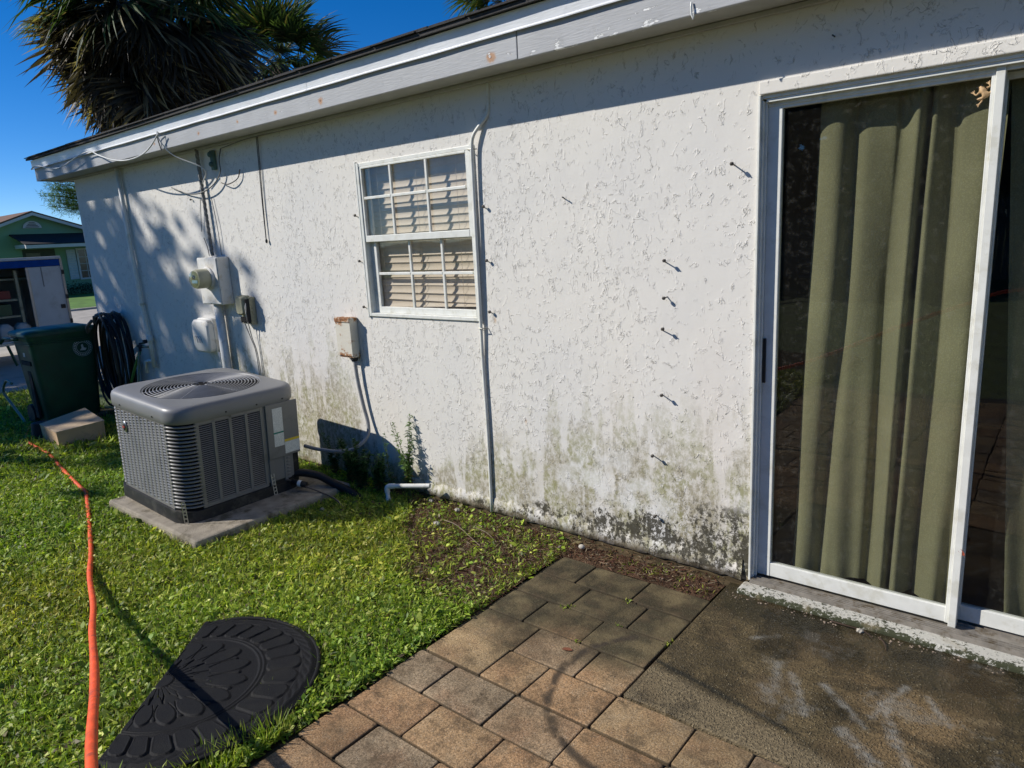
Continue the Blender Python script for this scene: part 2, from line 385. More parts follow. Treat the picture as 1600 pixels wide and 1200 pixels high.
M_steel = simple('galvanised_steel', (.60,.58,.50), .5, .2, 30, .6, dirt=(.3,.26,.2), dsc=30)
M_chrome = simple('chrome', (.55,.54,.52), .4, .02, 10, 1)
M_red = simple('badge_red', (.45,.05,.03), .4)
M_black = simple('black_rubber', (.014,.014,.015), .6, .2, 20, bump=.001)
M_blackhose = simple('black_hose', (.011,.012,.014), .42, .2, 20)
M_orange = simple('orange_hose', (.85,.105,.022), .55, .14, 30, dirt=(.42,.075,.035), dsc=18, bump=.002, bsc=60)
M_green = simple('green_cart_plastic', (.006,.060,.030), .5, .25, 7, dirt=(.012,.05,.03), dsc=6)
M_greenhose = simple('green_hose', (.10,.24,.05), .5, .1)
M_ghose2 = simple('pale_green_hose', (.16,.21,.15), .5, .1)
M_box = simple('tan_board', (.55,.42,.28), .6, .12, 6, dirt=(.38,.28,.18), dsc=6)
M_boxside = simple('tan_board_side', (.60,.41,.24), .7, .1, 6, dirt=(.35,.24,.15), dsc=8)
M_pvc = simple('white_pvc', (.74,.73,.68), .4, .06, 12, dirt=(.5,.48,.4), dsc=20)
M_metal_w = simple('white_enclosure_paint', (.72,.70,.65), .55, .05, 8, dirt=(.58,.54,.46), dsc=14)
M_telco = simple('beige_telecom_plastic', (.36,.34,.22), .55, .15, 20, dirt=(.15,.13,.08), dsc=20)
M_lens = simple('meter_face', (.40,.385,.27), .35, .1, 20)
M_wirew = simple('white_wire', (.62,.62,.6), .5); M_wireg = simple('grey_wire', (.16,.16,.15), .6)
M_wireb = simple('dark_wire', (.035,.033,.03), .6)
M_rustb = None
def mat_rusty():
    s = Sh('rusty_white_enclosure'); n = s.noise(14, det=8, rough=.72); x, y, z = s.xyz()
    e = s.ss(s.math('ABSOLUTE', z-1.0), .07, .125)*.14
    c = s.mix(s.ss(n+e, .56, .66), (.64, .60, .50), (.34, .15, .05)); c = s.mix(s.ss(n+e, .66, .76), c, (.16, .06, .02))
    return s.bsdf(c, .6, s.bump(n, .003))
M_rusty = mat_rusty()
M_bolt = simple('weathered_bolt', (.10,.09,.08), .55, .3, 80, .5)
M_mast = simple('braided_service_cable', (.22,.215,.20), .7, .25, 60)
M_sill = None
def mat_sill():
    s = Sh('painted_sill_concrete'); p = s.pos; n = s.noise(26, det=8, rough=.78); z = s.xyz()[2]
    y = s.xyz()[1]; band = s.ss(y+s.noise(7)*.05, -.045, -.075); n = s.noise(55, det=7, rough=.8)
    m_ = s.ss(n + s.noise(5, det=3)*.35 - .165 + band*.13, .535, .585)
    c = s.mix(m_, (.62,.60,.53), (.05,.055,.025)); c = s.mix(s.ss(s.noise(9), .55, .7)*.4, c, (.33,.26,.15))
    return s.bsdf(c, .9, s.bump(n, .01))
M_sill = mat_sill()
def mat_footing():
    s = Sh('mossy_footing'); n = s.noise(14, s.scale(s.pos, (.4,1,1)), det=7, rough=.7)
    c = s.mix(s.ss(n, .4, .6), (.055,.038,.016), (.12,.085,.040)); return s.bsdf(c, .85, s.bump(n, .006))
M_foot = mat_footing()
def mat_curtain():
    s = Sh('olive_curtain'); n = s.noise(3, det=5); f = s.noise(260, s.scale(s.pos, (1,1,1.6)), det=2)
    v = s.vor(150)
    c = s.mul(s.mix(0, (.270,.258,.145), (.2,.2,.1)), s.ss(n, .3, .7, .88, 1.1)); c = s.mul(c, s.ss(v, .1, .6, 1.08, .88))
    nr = s.bump(s.noise(6, s.scale(s.pos, (1,1,.5)), det=4, rough=.4)*3+v*.12, .004)
    d = s.n.new('ShaderNodeBsdfPrincipled'); s.put(c, d.inputs['Base Color']); d.inputs['Roughness'].default_value = .85; s.put(nr, d.inputs['Normal'])
    d.inputs['Sheen Weight'].default_value = .15; d.inputs['Specular IOR Level'].default_value = .2
    s.l.new(d.outputs[0], s.out.inputs[0]); return s.m
M_curt = mat_curtain()
M_blind = simple('beige_blind', (.62,.52,.40), .6, .08, 10)

# ------------------------------------------------------------------ ground sheets
g = struct(B().add([(-260,-260,-.06),(120,-260,-.06),(120,260,-.06),(-260,260,-.06)], [(0,1,2,3)]).build('ground', simple('far_lawn', (.10,.13,.04), .95, .35, 3, bump=.03, bsc=20)))
def relief_sheet(name, x0, x1, y0, y1, nx, ny, mat, f):
    b = B(); vs = []
    for j in range(ny+1):
        for i in range(nx+1):
            x = x0+(x1-x0)*i/nx; y = y0+(y1-y0)*j/ny; vs.append((x, y, f(x, y)))
    b.add(vs, [(j*(nx+1)+i, j*(nx+1)+i+1, (j+1)*(nx+1)+i+1, (j+1)*(nx+1)+i) for j in range(ny) for i in range(nx)])
    return b.build(name, mat, smooth=True)
def ghash(x, y, k=1.0):
    return (math.sin(x*5.1*k+1.3*math.sin(y*3.7*k))*math.sin(y*6.3*k+1.7*math.sin(x*4.1*k)) + .5*math.sin(x*13.7*k+y*3.1)*math.sin(y*15.1*k-x*2.7))
def soil_z(x, y): return -.012 + .006*ghash(x, y)
struct(relief_sheet('soil', -10.2, -1.925, -6, .02, 200, 120, M_soil, soil_z))
struct(relief_sheet('soil_strip', -1.925, -1.13, -.215, .02, 30, 10, M_soil, lambda x, y: -.008+.004*ghash(x, y, 3)))
# sand bed below the pavers, a few mm of joint show it
struct(B().add([(-1.925,-4.2,-.016),(3,-4.2,-.016),(3,-.215,-.016),(-1.925,-.215,-.016)], [(0,1,2,3)]).build('paving_bed', simple('joint_sand', (.05,.04,.026), .95, .5, 30, bump=.004, dirt=(.13,.115,.09), dsc=8)))
# concrete slab by the door
slab = struct(B().box(-1.118, 2.6, -.984, -.02, -.10, .0).build('patio_slab', M_slab, bevel=.004))
# pavers
pav = struct(B().add([(-1.92,-4.1,-.014),(-1.13,-4.1,-.014),(-1.13,-.23,-.014),(-1.92,-.23,-.014)], [(0,1,2,3)]).build('paver_patio', simple('bedding', (.04,.033,.02), .95)))
P_ = .1955
rows = [(-.41, -1.90, [2,3,3]), (-.61, -1.90, [3,3,2]), (-.805, -1.905, [2,3,3]), (-1.0, -1.90, [3,3,2]),
        (-1.19, -1.905, [3,2,3,3,2,3,3,2,3,3,2]), (-1.387, -1.915, [2,3,3,3,2,3,3,2,3,3]), (-1.583, -1.905, [3,3,2,3,3,2,3,2,3,3]),
        (-1.78, -1.91, [2,3,3,2,3,3,3,2,3,3]), (-1.975, -1.90, [3,2,3,3,2,3,3,3,2,3]), (-2.17, -1.905, [2,3,3,3,2,3,3,2,3,3]), (-2.365, -1.91, [3,3,2,3,3,2,3,3,2,3])]
for k in range(8): rows.append((-2.56-.1955*k, -1.905, [[2,3,3,3,2,3,3,2,3,3],[3,2,3,3,3,2,3,3,2,3],[3,3,2,3,2,3,3,3,2,3]][k % 3]))  # extra rows out of view, added to bounce sunlight onto the shaded wall
def paver_mesh(w, d):
    b = B(); rings = []
    base = rrect(-w/2, w/2, -d/2, d/2, .009, 3)
    for ins, z in ((.003,-.05),(0.0,-.006),(.001,-.003),(.0035,-.0006),(.007,0)):
        rings.append([(x*(1-2*ins/w), y*(1-2*ins/d), z) for x, y in base])
    b.loft(rings); return b.mesh('paver', M_paver, True)
pm = {2: paver_mesh(.1915, .1905), 3: paver_mesh(.288, .1905)}
for yb, x0, ws in rows:
    x = x0
    for k in ws:
        w = {2: .1945, 3: .291}[k]
        if yb > -1.05 and x + w > -1.08: w = w
        o = inst(pm[k], 'paver', pav, Matrix.Translation((x+w/2+random.uniform(-.002,.002), yb+.095+random.uniform(-.002,.002), random.uniform(-.004,.001)))
                 @ Matrix.Rotation(random.uniform(-.008,.008), 4, 'Z') @ Matrix.Rotation(random.uniform(-.008,.008), 4, 'X') @ Matrix.Rotation(random.uniform(-.006,.006), 4, 'Y'))
        x += w
# driveway and verge beyond the house
struct(B().add([(-24.5,-40,-.03),(-10.1,-40,-.03),(-10.1,60,-.03),(-24.5,60,-.03)], [(0,1,2,3)]).build('driveway', M_drive))
for yy in (-6.2,-3.1,0.0,3.1,6.2):
    pass

# ------------------------------------------------------------------ the house
H = thing('white_stucco_house', 'white stucco house with low grey eave, mouldy foot and olive curtained patio door', 'house', (0,0,0))
XL, XR, ZT = -7.87, 3.2, 2.37
win = (-3.50, -2.56, 1.14, 2.07); door = (-1.04, .80, .02, 2.075)
w = B()
def wallseg(x0, x1, z0, z1): w.box(x0, x1, 0, .2, z0, z1)
wallseg(XL, win[0], .02, ZT); wallseg(win[0], win[1], .02, win[2]); wallseg(win[0], win[1], win[3], ZT)
wallseg(win[1], door[0], .02, ZT); wallseg(door[0], door[1], door[3], ZT); wallseg(door[1], XR, .02, ZT)
w.box(XL, XL+.2, .2, 8, .02, ZT); w.box(XR-.2, XR, .2, 8, .02, ZT); w.box(XL+.2, XR-.2, 7.8, 8, .02, ZT)
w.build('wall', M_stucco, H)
B().box(XL+.03, door[0]-.005, -.004, .2, -.12, .018).build('footing', M_foot, H)
B().box(-2.6, door[0]-.02, -.048, -.005, -.06, -.001).build('footing_ledge', M_foot, H, bevel=.006)
# stucco apron wedge that runs out at the foot of the wall
ap = B()
ap.v = []; pr = []
for i in range(61):
    x = -3.25+ (3.25-1.07)*i/60; t = .012+.006*math.sin(i*1.7)+.004*math.sin(i*3.9)
    pr.append([(x,.01,.022),(x,-.010-t*.4,.022+.004*math.sin(i*2.3)),(x,-.004,.075+t*2),(x,.01,.10)])
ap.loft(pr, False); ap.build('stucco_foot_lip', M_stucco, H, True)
B().box(XL+.21, XR-.21, .21, 7.79, -.02, .02).build('room_floor', M_tile, H)
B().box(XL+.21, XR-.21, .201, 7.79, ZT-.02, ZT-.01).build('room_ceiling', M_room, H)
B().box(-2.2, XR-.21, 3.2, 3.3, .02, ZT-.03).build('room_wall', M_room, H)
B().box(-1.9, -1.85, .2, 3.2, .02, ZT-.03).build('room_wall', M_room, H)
# roof
EX = -8.2
rb = B(); 
def roofz(y): return 2.575 + (y+.27)*.19
rb.add([(EX-.03,-.272,2.560),(XR+.3,-.272,2.560),(XR+.3,4,roofz(4)-.02),(EX-.03,4,roofz(4)-.02),(EX-.03,-.272,2.578),(XR+.3,-.272,2.578),(XR+.3,4,roofz(4)),(EX-.03,4,roofz(4))],
       [(0,3,2,1),(4,5,6,7),(0,1,5,4),(1,2,6,5),(2,3,7,6),(3,0,4,7)])
rb.add([(EX-.03,4,roofz(4)-.02),(XR+.3,4,roofz(4)-.02),(XR+.3,8.4,2.55),(EX-.03,8.4,2.55),(EX-.03,4,roofz(4)),(XR+.3,4,roofz(4)),(XR+.3,8.4,2.57),(EX-.03,8.4,2.57)],
       [(0,3,2,1),(4,5,6,7),(0,1,5,4),(1,2,6,5),(2,3,7,6),(3,0,4,7)])
roof = rb.build('roof', M_shingle, H)
sm = B().box(-.16, .16, 0, .16, 0, .006).mesh('shingle', M_shingle)
k = 0; x = EX-.03
while x < -.5:                                          # starter and first course seen edge-on along the eave
    for row in range(2):
        o = inst(sm, 'shingle', roof, Matrix.Translation((x+.165+(.08 if row else 0), -.285+row*.01+random.uniform(-.004,.004), 2.579+row*.007+random.uniform(0,.002))) @ Matrix.Rotation(.15+random.uniform(-.02,.02), 4, 'X') @ Matrix.Rotation(random.uniform(-.01,.01), 4, 'Z'))
    x += .33
# soffit, fascia boards, drip edge
B().box(EX+.03, XR+.2, -.2, -.002, 2.372, 2.38).build('soffit', M_soffit, H)
B().box(EX+.03, XL-.002, 0.0, 4, 2.372, 2.38).build('soffit', M_soffit, H)
B().box(EX+.03, XR+.2, -.03, -.004, 2.352, 2.370).build('frieze_trim', M_soffit, H, bevel=.003)
for x0, x1 in ((EX, -2.052), (-2.047, XR+.3)):
    B().box(x0, x1, -.22, -.2, 2.362+(.002 if x0 < -3 else 0), 2.56).build('fascia_board', M_fascia, H, bevel=.003)
B().box(EX, EX+.02, -.199, 4, 2.364, 2.56).build('fascia_board', M_fascia, H)
d = B(); segs = [(EX-.005, -6.6), (-6.61, -3.6), (-3.61, -.55), (-.56, XR+.3)]
for x0, x1 in segs:
    prof = [(-.221,2.562),(-.240,2.560),(-.230,2.489),(-.239,2.480),(-.238,2.476),(-.227,2.482),(-.2215,2.484)]
    n = 12; rings = []
    for i in range(n+1):
        x = x0+(x1-x0)*i/n; wv = .0015*math.sin(i*2.1+x0)
        rings.append([(x, y+wv, z+wv) for y, z in prof])
    B().loft(rings).build('drip_edge', M_drip, H)
dr = [[(EX-.005,-.262,2.56),(EX-.012,-.246,2.486),(EX-.012,4,2.486+.8),(EX-.005,4,2.56+.8)]]
B().box(EX-.012, EX-.006, -.236, 4, 2.486, 2.56).build('drip_edge', M_drip, H)
# ---- window
WN = B()
x0, x1, z0, z1 = win; t = .028
for a in ((x0,x0+.022,-.012,.13,z0,z1),(x1-.022,x1,-.012,.13,z0,z1),(x0+.022,x1-.022,-.008,.13,z1-.022,z1),(x0+.022,x1-.022,-.012,.13,z0,z0+.02)): WN.box(*a)
WN.box(x0-.012, x0-.001, -.014, -.001, z0-.01, z1+.01); WN.box(x1+.001, x1+.014, -.014, -.001, z0-.01, z1+.01)
window = WN.build('window', M_white, H, bevel=.002)
def sash(y, xa, xb, za, zb, st, rt_, rb_, mx, mz, mw, name='sash'):
    b = B(); b.box(xa, xa+st, y-.012, y+.012, za, zb); b.box(xb-st, xb, y-.012, y+.012, za, zb)
    b.box(xa+st, xb-st, y-.014, y+.012, zb-rt_, zb); b.box(xa+st, xb-st, y-.014, y+.012, za, za+rb_)
    b.build(name, M_white, window, bevel=.002)
    for q in mx:
        B().box(q-mw/2, q+mw/2, y-.012, y+.002, za+rb_, zb-rt_).build('muntin', M_white, window, bevel=.002)
    xs = [xa+st]+[q for q in mx]+[xb-st]
    for i in range(len(xs)-1):
        B().box(xs[i]+mw/2, xs[i+1]-mw/2, y-.014, y+.001, mz-mw/2, mz+mw/2).build('muntin', M_white, window, bevel=.002)
    zs = [za+rb_, mz, zb-rt_]
    for i in range(len(xs)-1):
        for j in range(2):
            B().box(xs[i], xs[i+1], y+.0035, y+.0065, zs[j], zs[j+1]).build('pane', M_glass2, window)
sash(.006, x0+.022, x1-.022, 1.60, z1-.022, .018, .012, .038, (-3.205,-2.905), 1.862, .016)
sash(.034, x0+.062, x1-.03, z0+.02, 1.625, .022, .03, .038, (-3.118,-2.850), 1.404, .016)
B().box(x0+.0225, x0+.0615, .030, .044, z0+.021, z1-.023).build('sash_guide', M_white, window)
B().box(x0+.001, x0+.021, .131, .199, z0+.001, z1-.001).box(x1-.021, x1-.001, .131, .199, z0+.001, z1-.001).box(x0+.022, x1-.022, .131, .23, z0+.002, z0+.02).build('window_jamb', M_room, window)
bl = thing('window_blind', 'closed beige slatted blind hanging behind the gridded window', 'blind', (-3.03,.072,1.15))
sb = B(); NS = 4
for i in range(13):
    u = i/12
    for j in range(NS+1):
        q = j/NS-.5
        sb.v.append((-.446+.892*u, .006*math.cos(q*math.pi)+q*.006, q*.050))
sb.f = [(i*(NS+1)+j, (i+1)*(NS+1)+j, (i+1)*(NS+1)+j+1, i*(NS+1)+j+1) for i in range(12) for j in range(NS)]; sb.mi = [0]*len(sb.f)
slat = sb.mesh('slat', M_blind, True)
for i in range(21):
    low = max(0, 5-i)
    inst(slat, 'slat', bl, Matrix.Translation((random.uniform(-.002,.002), random.uniform(-.002,.002)-(.012*low/5), .03+i*.0445+random.uniform(-.002,.002)*(1+low))) @ Matrix.Rotation(random.uniform(-.004,.004)*(1+low*1.5), 4, 'Y') @ Matrix.Rotation(random.uniform(-.05,.02)-.05*low, 4, 'X'))
for q in (-.36,-.02,.30):
    B().tube([(q,-.017,0),(q+.003,-.02,.93)], .0012, 5).build('ladder_cord', M_blind, bl)
B().box(-.445,.445,-.02,.02,.925,.965).build('head_rail', M_blind, bl)
# ---- sliding door
dx0, dx1, dz0, dz1 = door
fr = B()
fr.box(dx0, dx0+.009, -.012, .14, dz0+.01, dz1)                       # left jamb flange and channel
fr.box(dx0+.009, dx0+.016, .004, .14, dz0+.02, dz1-.02)
fr.box(dx0+.016, dx0+.024, .022, .036, dz0+.02, dz1-.02)
fr.box(dx0+.009, dx1, .006, .14, dz1-.012, dz1)
fr.box(dx0+.024, dx1, .012, .018, dz1-.026, dz1-.012).box(dx0+.024, dx1, .034, .040, dz1-.040, dz1-.012).box(dx0+.024, dx1, .066, .074, dz1-.036, dz1-.012).box(dx0+.024, dx1, .112, .12, dz1-.036, dz1-.012)
fr.box(dx1-.02, dx1, -.012, .14, dz0, dz1-.012)
sd_ = fr.build('sliding_door', M_white, H, bevel=.0015)
tr = B(); tr.box(dx0+.009, dx1-.02, -.020, .14, .0205, .030)
for yy in (-.019, -.006, .008, .022, .078, .1): tr.box(dx0+.012, dx1-.02, yy, yy+.004, .030, .040)
tr.build('track', M_track, sd_)
def panel(y, xa, xb, sa, sb2, zb, zt, rb_, rt_, proud=0.0):
    B().box(xa, xa+sa, y-.012, y+.018, zb, zt).build('stile', M_white, sd_, bevel=.002)
    B().box(xb-sb2, xb, y-.012-proud, y+.018, zb-.008, zt+.006).build('stile', M_white, sd_, bevel=.002)
    B().box(xa+sa, xb-sb2, y-.010, y+.018, zb, zb+rb_).build('rail', M_white, sd_, bevel=.002)
    B().box(xa+sa, xb-sb2, y-.010, y+.018, zt-rt_, zt).build('rail', M_white, sd_, bevel=.002)
    B().box(xa+sa, xb-sb2, y+.002, y+.006, zb+rb_, zt-rt_).build('pane', M_glass, sd_)
panel(.050, dx0+.018, -.252, .060, .026, .048, 2.046, .062, .022, .012)
B().box(-.2905, -.2785, .036, .064, .048, 2.040).build('stile', M_white, sd_, bevel=.002)
panel(.098, -.268, dx1-.022, .02, .05, .048, 2.036, .062, .022)
B().box(dx0+.026, dx0+.038, .030, .040, .93, 1.12).build('latch_plate', M_black, sd_, bevel=.002)
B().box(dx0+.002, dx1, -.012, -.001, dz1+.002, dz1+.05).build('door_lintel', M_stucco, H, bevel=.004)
B().box(-1.062, XR, -.10, -.002, -.08, .020).build('door_sill', M_sill, H, bevel=.016, seg=4)
# ---- curtain
def curtain(name, label, xa_t, xb_t, xa_b, xb_b, seed, y0=.140, tall=(.075, 2.045)):
    R_ = random.Random(seed); nx, nz = 300, 90; vs = []
    ph = [R_.uniform(0, 6.28) for _ in range(6)]
    for j in range(nz+1):
        t = j/nz; z = tall[0]+(tall[1]-tall[0])*t
        for i in range(nx+1):
            u = i/nx; xa = xa_b+(xa_t-xa_b)*t; xb = xb_b+(xb_t-xb_b)*t
            du = u + .022*math.sin(3.1*t+ph[5])*math.sin(u*9)
            f = du*5.2+.25*math.sin(u*8+1)
            a = .023+.010*math.sin(u*11+ph[0])
            sn = math.sin(2*math.pi*f+ph[1]+.9*math.sin(u*17+ph[2]) + .35*math.sin(t*2.4+u*7))
            yy = y0 + a*(sn*(1-.25*sn))*(.85+.3*(1-t)**.7)
            yy += .008*math.sin(2*math.pi*f*.5+ph[3]+t*2) + .004*math.sin(u*70+t*5+ph[4])*(1-t)**2 + .007*math.sin(t*9+u*13)*math.sin(u*23+1)
            zz = z + (.012*math.sin(u*19)*(1-t) if t < .3 else 0)
            xx = xa+(xb-xa)*u + .012*math.cos(2*math.pi*f+ph[1])
            vs.append((xx, yy, zz))
    b = B().add(vs, [(j*(nx+1)+i, j*(nx+1)+i+1, (j+1)*(nx+1)+i+1, (j+1)*(nx+1)+i) for j in range(nz) for i in range(nx)])
    o = b.build(name, M_curt, smooth=True); return tag(o, label, 'curtain')
curtain('curtain', 'olive green curtain hanging in folds behind the left pane of the patio door', -.845, -.235, -.90, -.275, 4)
curtain('curtain', 'olive green curtain mostly hidden at the right edge behind the second door pane', -.235, .75, -.10, .75, 9, .155)

# ------------------------------------------------------------------ fixtures on the wall
# service cable (mast) and meter
m0 = B(); tw = []
for j in range(3):
    m0.tube([(-5.345+.008*math.cos(i*.9+j*2.09)+.0005*i, -.028+.008*math.sin(i*.9+j*2.09), 2.36-.0205*i) for i in range(40)], .0075, 6)
tag(m0.build('service_cable', M_mast, smooth=True), 'thick twisted grey service cable running from the eave down into the meter box', 'cable')
t = thing('electric_meter', 'white electric meter box with round beige glass meter on the wall', 'electric meter', (-5.29,0,1.185))
B().box(-.15,.15,-.10,-.002,0,.363).build('enclosure', M_metal_w, t, bevel=.004)
B().box(-.143,.143,-.106,-.1005,.006,.355).build('cover', M_metal_w, t, bevel=.003)
B().box(-.02,-.006,-.112,-.1065,.004,.012).build('latch', M_steel, t)
Mm = Matrix.Translation((.012,-.1065,.205)) @ Matrix.Rotation(rad(90), 4, 'X')
B().lathe([(.088,0),(.088,.012),(.082,.018)], 32, Mm).build('socket_ring', M_metal_w, t, True, auto=30)
B().lathe([(.074,.018),(.074,.10),(.070,.112),(.058,.116)], 32, Mm).build('meter_body', M_lens, t, True, auto=30)
B().lathe([(.064,.1162),(.064,.125),(.055,.132),(.02,.134)], 32, Mm).build('meter_dome', mat_glass('meter_glass', (.8,.82,.75)), t, True, auto=40)
B().box(-.03,.055,-.2243,-.2225,.175,.198).build('display_label', simple('blue_print', (.25,.40,.55), .5), t)
B().box(-.02,.02,-.2243,-.2225,.205,.235).build('dial_window', M_black, t)
pp = [(-5.31,-.05,0.0),(-5.31,-.05,1.18)]
q = B().tube([(-5.31,-.045,-.05),(-5.308,-.045,.6),(-5.312,-.045,1.184)], .034, 16).build('conduit_pipe', M_pvc, smooth=True)
tag(q, 'thick white conduit pipe dropping from the meter box behind the condenser', 'conduit')
# white utility cover with the swirl mark
t = thing('utility_cover', 'rounded white plastic utility cover with curved stripe mark left of the conduit', 'utility box', (-5.57,0,.775))
rings = []
for y_, i_ in ((-.002,0),(-.045,0),(-.048,-.008),(-.085,-.010),(-.10,-.022),(-.105,-.045)):
    rings.append([(x, y_, z) for x, z in rrect(-.14-i_, .14+i_, 0-i_, .285+i_, .045, 5)])
B().loft(rings[::-1]).build('cover', M_metal_w, t, True, auto=35)
for k in range(3):
    B().tube([(-.055+.035*k+.02*math.cos(a), -.1075, .105+.03*math.sin(a)+.02*(a-1.5)) for a in np.linspace(.3, 2.9, 9)], .0022, 5).build('stripe', simple('grey_print', (.3,.32,.36), .5), t)
tag(B().tube([(-5.40,-.05,.79),(-5.41,-.03,.70),(-5.385,-.02,.40),(-5.38,-.02,.0)], .010, 8).build('cable_tail', M_wirew, smooth=True), 'thin white cable hanging below the utility cover', 'cable')
# telecom box
t = thing('telecom_box', 'small beige telephone junction box with open side and dangling wires', 'junction box', (-4.905,0,1.04))
B().box(-.065,.065,-.05,-.002,.0,.20).build('back_plate', M_telco, t, bevel=.003)
B().loft([[(x,y_,z) for x,z in rrect(-.066-k,.046+k,.068-k,.215+k,.016,3)] for y_, k in ((-.095,-.014),(-.075,0),(-.03,0))]).build('cover', M_telco, t, True, auto=35)
b = B()
for k in range(10): b.box(-.05+.011*k,-.044+.011*k,-.07,-.05,.01+.006*(k%3),.055)
b.box(.050,.064,-.08,-.05,.02,.19); b.build('terminal_block', M_dark, t)
for k in range(5):
    x_ = .05-.004*k
    B().tube(smooth_path([(x_,-.07,.19-.01*k),(x_+.02,-.085,.13),(x_+.004*k,-.08,.06),(x_-.01,-.06,.0)], 4), .0022, 5).build('lead', M_wireb if k%2 else M_metal_w, t)
for k, (xe, lab) in enumerate(((-4.885,'left'),(-4.868,'right'))):
    tag(B().tube(smooth_path([(-4.94+.05*k,-.05,1.04),(-4.91+.02*k,-.035,.93),(xe,-.02,.80),(xe+.01*math.sin(k),-.018,.5),(xe-.012,-.016,.1),(xe-.01,-.015,0)], 5), .0032, 6).build('phone_wire', M_wireg), 'thin grey wire hanging from the telephone box, %s of the pair' % lab, 'wire')
# rusty disconnect box
t = thing('disconnect_box', 'rusty white electrical disconnect box on the wall below left of the window', 'disconnect box', (-3.716,0,.865))
B().box(-.073,.073,-.060,-.002,0,.262).build('enclosure', M_rusty, t, bevel=.003)
B().box(-.076,.076,-.068,-.0605,.012,.268).build('cover', M_rusty, t, bevel=.002)
B().box(-.076,.076,-.074,-.0685,.235,.262).build('hood', M_rusty, t, bevel=.002)
B().lathe([(.018,0),(.022,.01),(.022,.025)], 12, Matrix.Translation((.042,-.03,-.026))).build('gland', M_black, t)
whip = smooth_path([(-3.674,-.03,.845),(-3.664,-.03,.715),(-3.635,-.028,.55),(-3.60,-.03,.42),(-3.585,-.06,.34),(-3.62,-.14,.275),(-3.72,-.2,.255),(-3.90,-.23,.25),(-4.0,-.27,.27)], 6)
tag(B().tube(whip, .0125, 10).build('whip_conduit', simple('grey_whip', (.30,.30,.30), .5, .1, 20), smooth=True), 'grey flexible conduit looping from the rusty box to the condenser', 'conduit')
# conduit by the window
cond = smooth_path([(-2.42,.001,2.36),(-2.42,.000,2.26),(-2.432,-.004,2.20),(-2.475,-.016,2.155),(-2.513,-.026,2.11),(-2.530,-.026,2.05),(-2.536,-.024,1.9),(-2.543,-.022,1.5),(-2.550,-.018,1.12),(-2.556,-.013,.9),(-2.553,-.012,.5),(-2.56,-.011,.02)], 5)
t = tag(B().tube(cond, .0095, 10).build('white_conduit', M_white, smooth=True), 'thin white painted conduit running down the wall along the right side of the window', 'conduit')
for z_ in (2.045, 1.105): B().tube([(-2.57,-.004,z_),(-2.555,-.034,z_),(-2.530,-.034,z_),(-2.515,-.004,z_)], .003, 6).build('strap', M_steel, t)
# left water pipe with tap
t = tag(B().tube([(-6.78,-.03,2.36),(-6.765,-.03,1.7),(-6.72,-.03,1.1),(-6.67,-.032,.84),(-6.665,-.032,.56)], .020, 10).build('water_pipe', M_white, smooth=True), 'white pipe running from the eave down the shaded wall to the garden tap', 'pipe')
B().lathe([(.026,0),(.03,.01),(.03,.05),(.026,.06)], 12, Matrix.Translation((-6.668,-.032,.80))).build('coupling', M_pvc, t, True)
B().tube([(-6.72,-.03,1.14),(-6.719,-.03,1.16)], .026, 10).build('clamp', M_steel, t)
B().tube([(-6.66,-.035,.62),(-6.74,-.045,.62),(-6.79,-.05,.61),(-6.80,-.05,.50)], .016, 8).build('branch_pipe', M_pvc, t, True)
t = thing('garden_tap', 'brass and dark garden tap on the white pipe beside the black hose', 'tap', (-6.68,-.05,.755))
B().tube([(0,0,0),(-.10,-.01,0)], .012, 8).build('spout', simple('old_brass', (.32,.27,.18), .4, .2, 20, .7), t)
B().tube([(-.10,-.01,0),(-.17,-.015,.0)], .017, 8).tube([(-.15,-.015,0),(-.15,-.02,-.05)], .014, 8).build('valve', M_black, t)
B().tube([(-.10,-.04,.03),(-.10,.02,.03)], .008, 6).build('handle', M_black, t)
B().tube([(.05,-.03,.06),(.05,-.06,.06)], .018, 10).build('shutoff_knob', M_black, t)
tag(B().tube(smooth_path([(-6.84,-.07,.70),(-6.88,-.09,.62),(-6.99,-.11,.46),(-7.10,-.12,.30),(-7.18,-.13,.10),(-7.2,-.14,.01)], 6), .014, 8).build('tap_hose', M_greenhose, smooth=True), 'short green hose leading down from the garden tap', 'hose')
tag(B().tube(smooth_path([(-6.84,-.075,.71),(-6.83,-.1,.60),(-6.86,-.12,.4),(-6.93,-.12,.2),(-6.98,-.1,.01)], 6), .011, 8).build('grey_hose', M_ghose2, smooth=True), 'pale grey hose hanging beside the green one under the tap', 'hose')
# black hose coil
t = thing('hose_coil', 'large black hose coil hanging on the wall between the green cart and the tap', 'hose', (-7.28,0,.62))
R_ = random.Random(3)
for k in range(17):
    hw = .24+R_.uniform(-.035,.035); hh = .42+R_.uniform(-.05,.03); yy = -.04-.011*k; cx = R_.uniform(-.02,.02)
    pts = []
    for i in range(29):
        a = 2*math.pi*i/28; e = .8
        sx = math.copysign(abs(math.sin(a))**e, math.sin(a)); sz = math.copysign(abs(math.cos(a))**e, math.cos(a))
        pts.append((cx+hw*sx*(1-.18*(sz > 0)*sz), yy+.012*math.sin(a*2+k), hh*sz - .42*0 + (0 if sz > 0 else -.02*k/17)))
    B().tube(pts, .0105, 7, False).build('loop', M_blackhose, t, True)
B().tube([(-.02,-.25,.36),(.02,-.26,.42),(.05,-.2,.44),(.04,-.03,.42)], .014, 8).build('hanger', simple('hanger', (.09,.085,.08), .6), t)
B().tube(smooth_path([(-.22,-.22,.30),(-.26,-.24,.25),(-.18,-.26,.32),(-.05,-.26,.38)], 5), .016, 8).build('hose_end', simple('grey_fitting', (.12,.12,.12), .5), t, True)
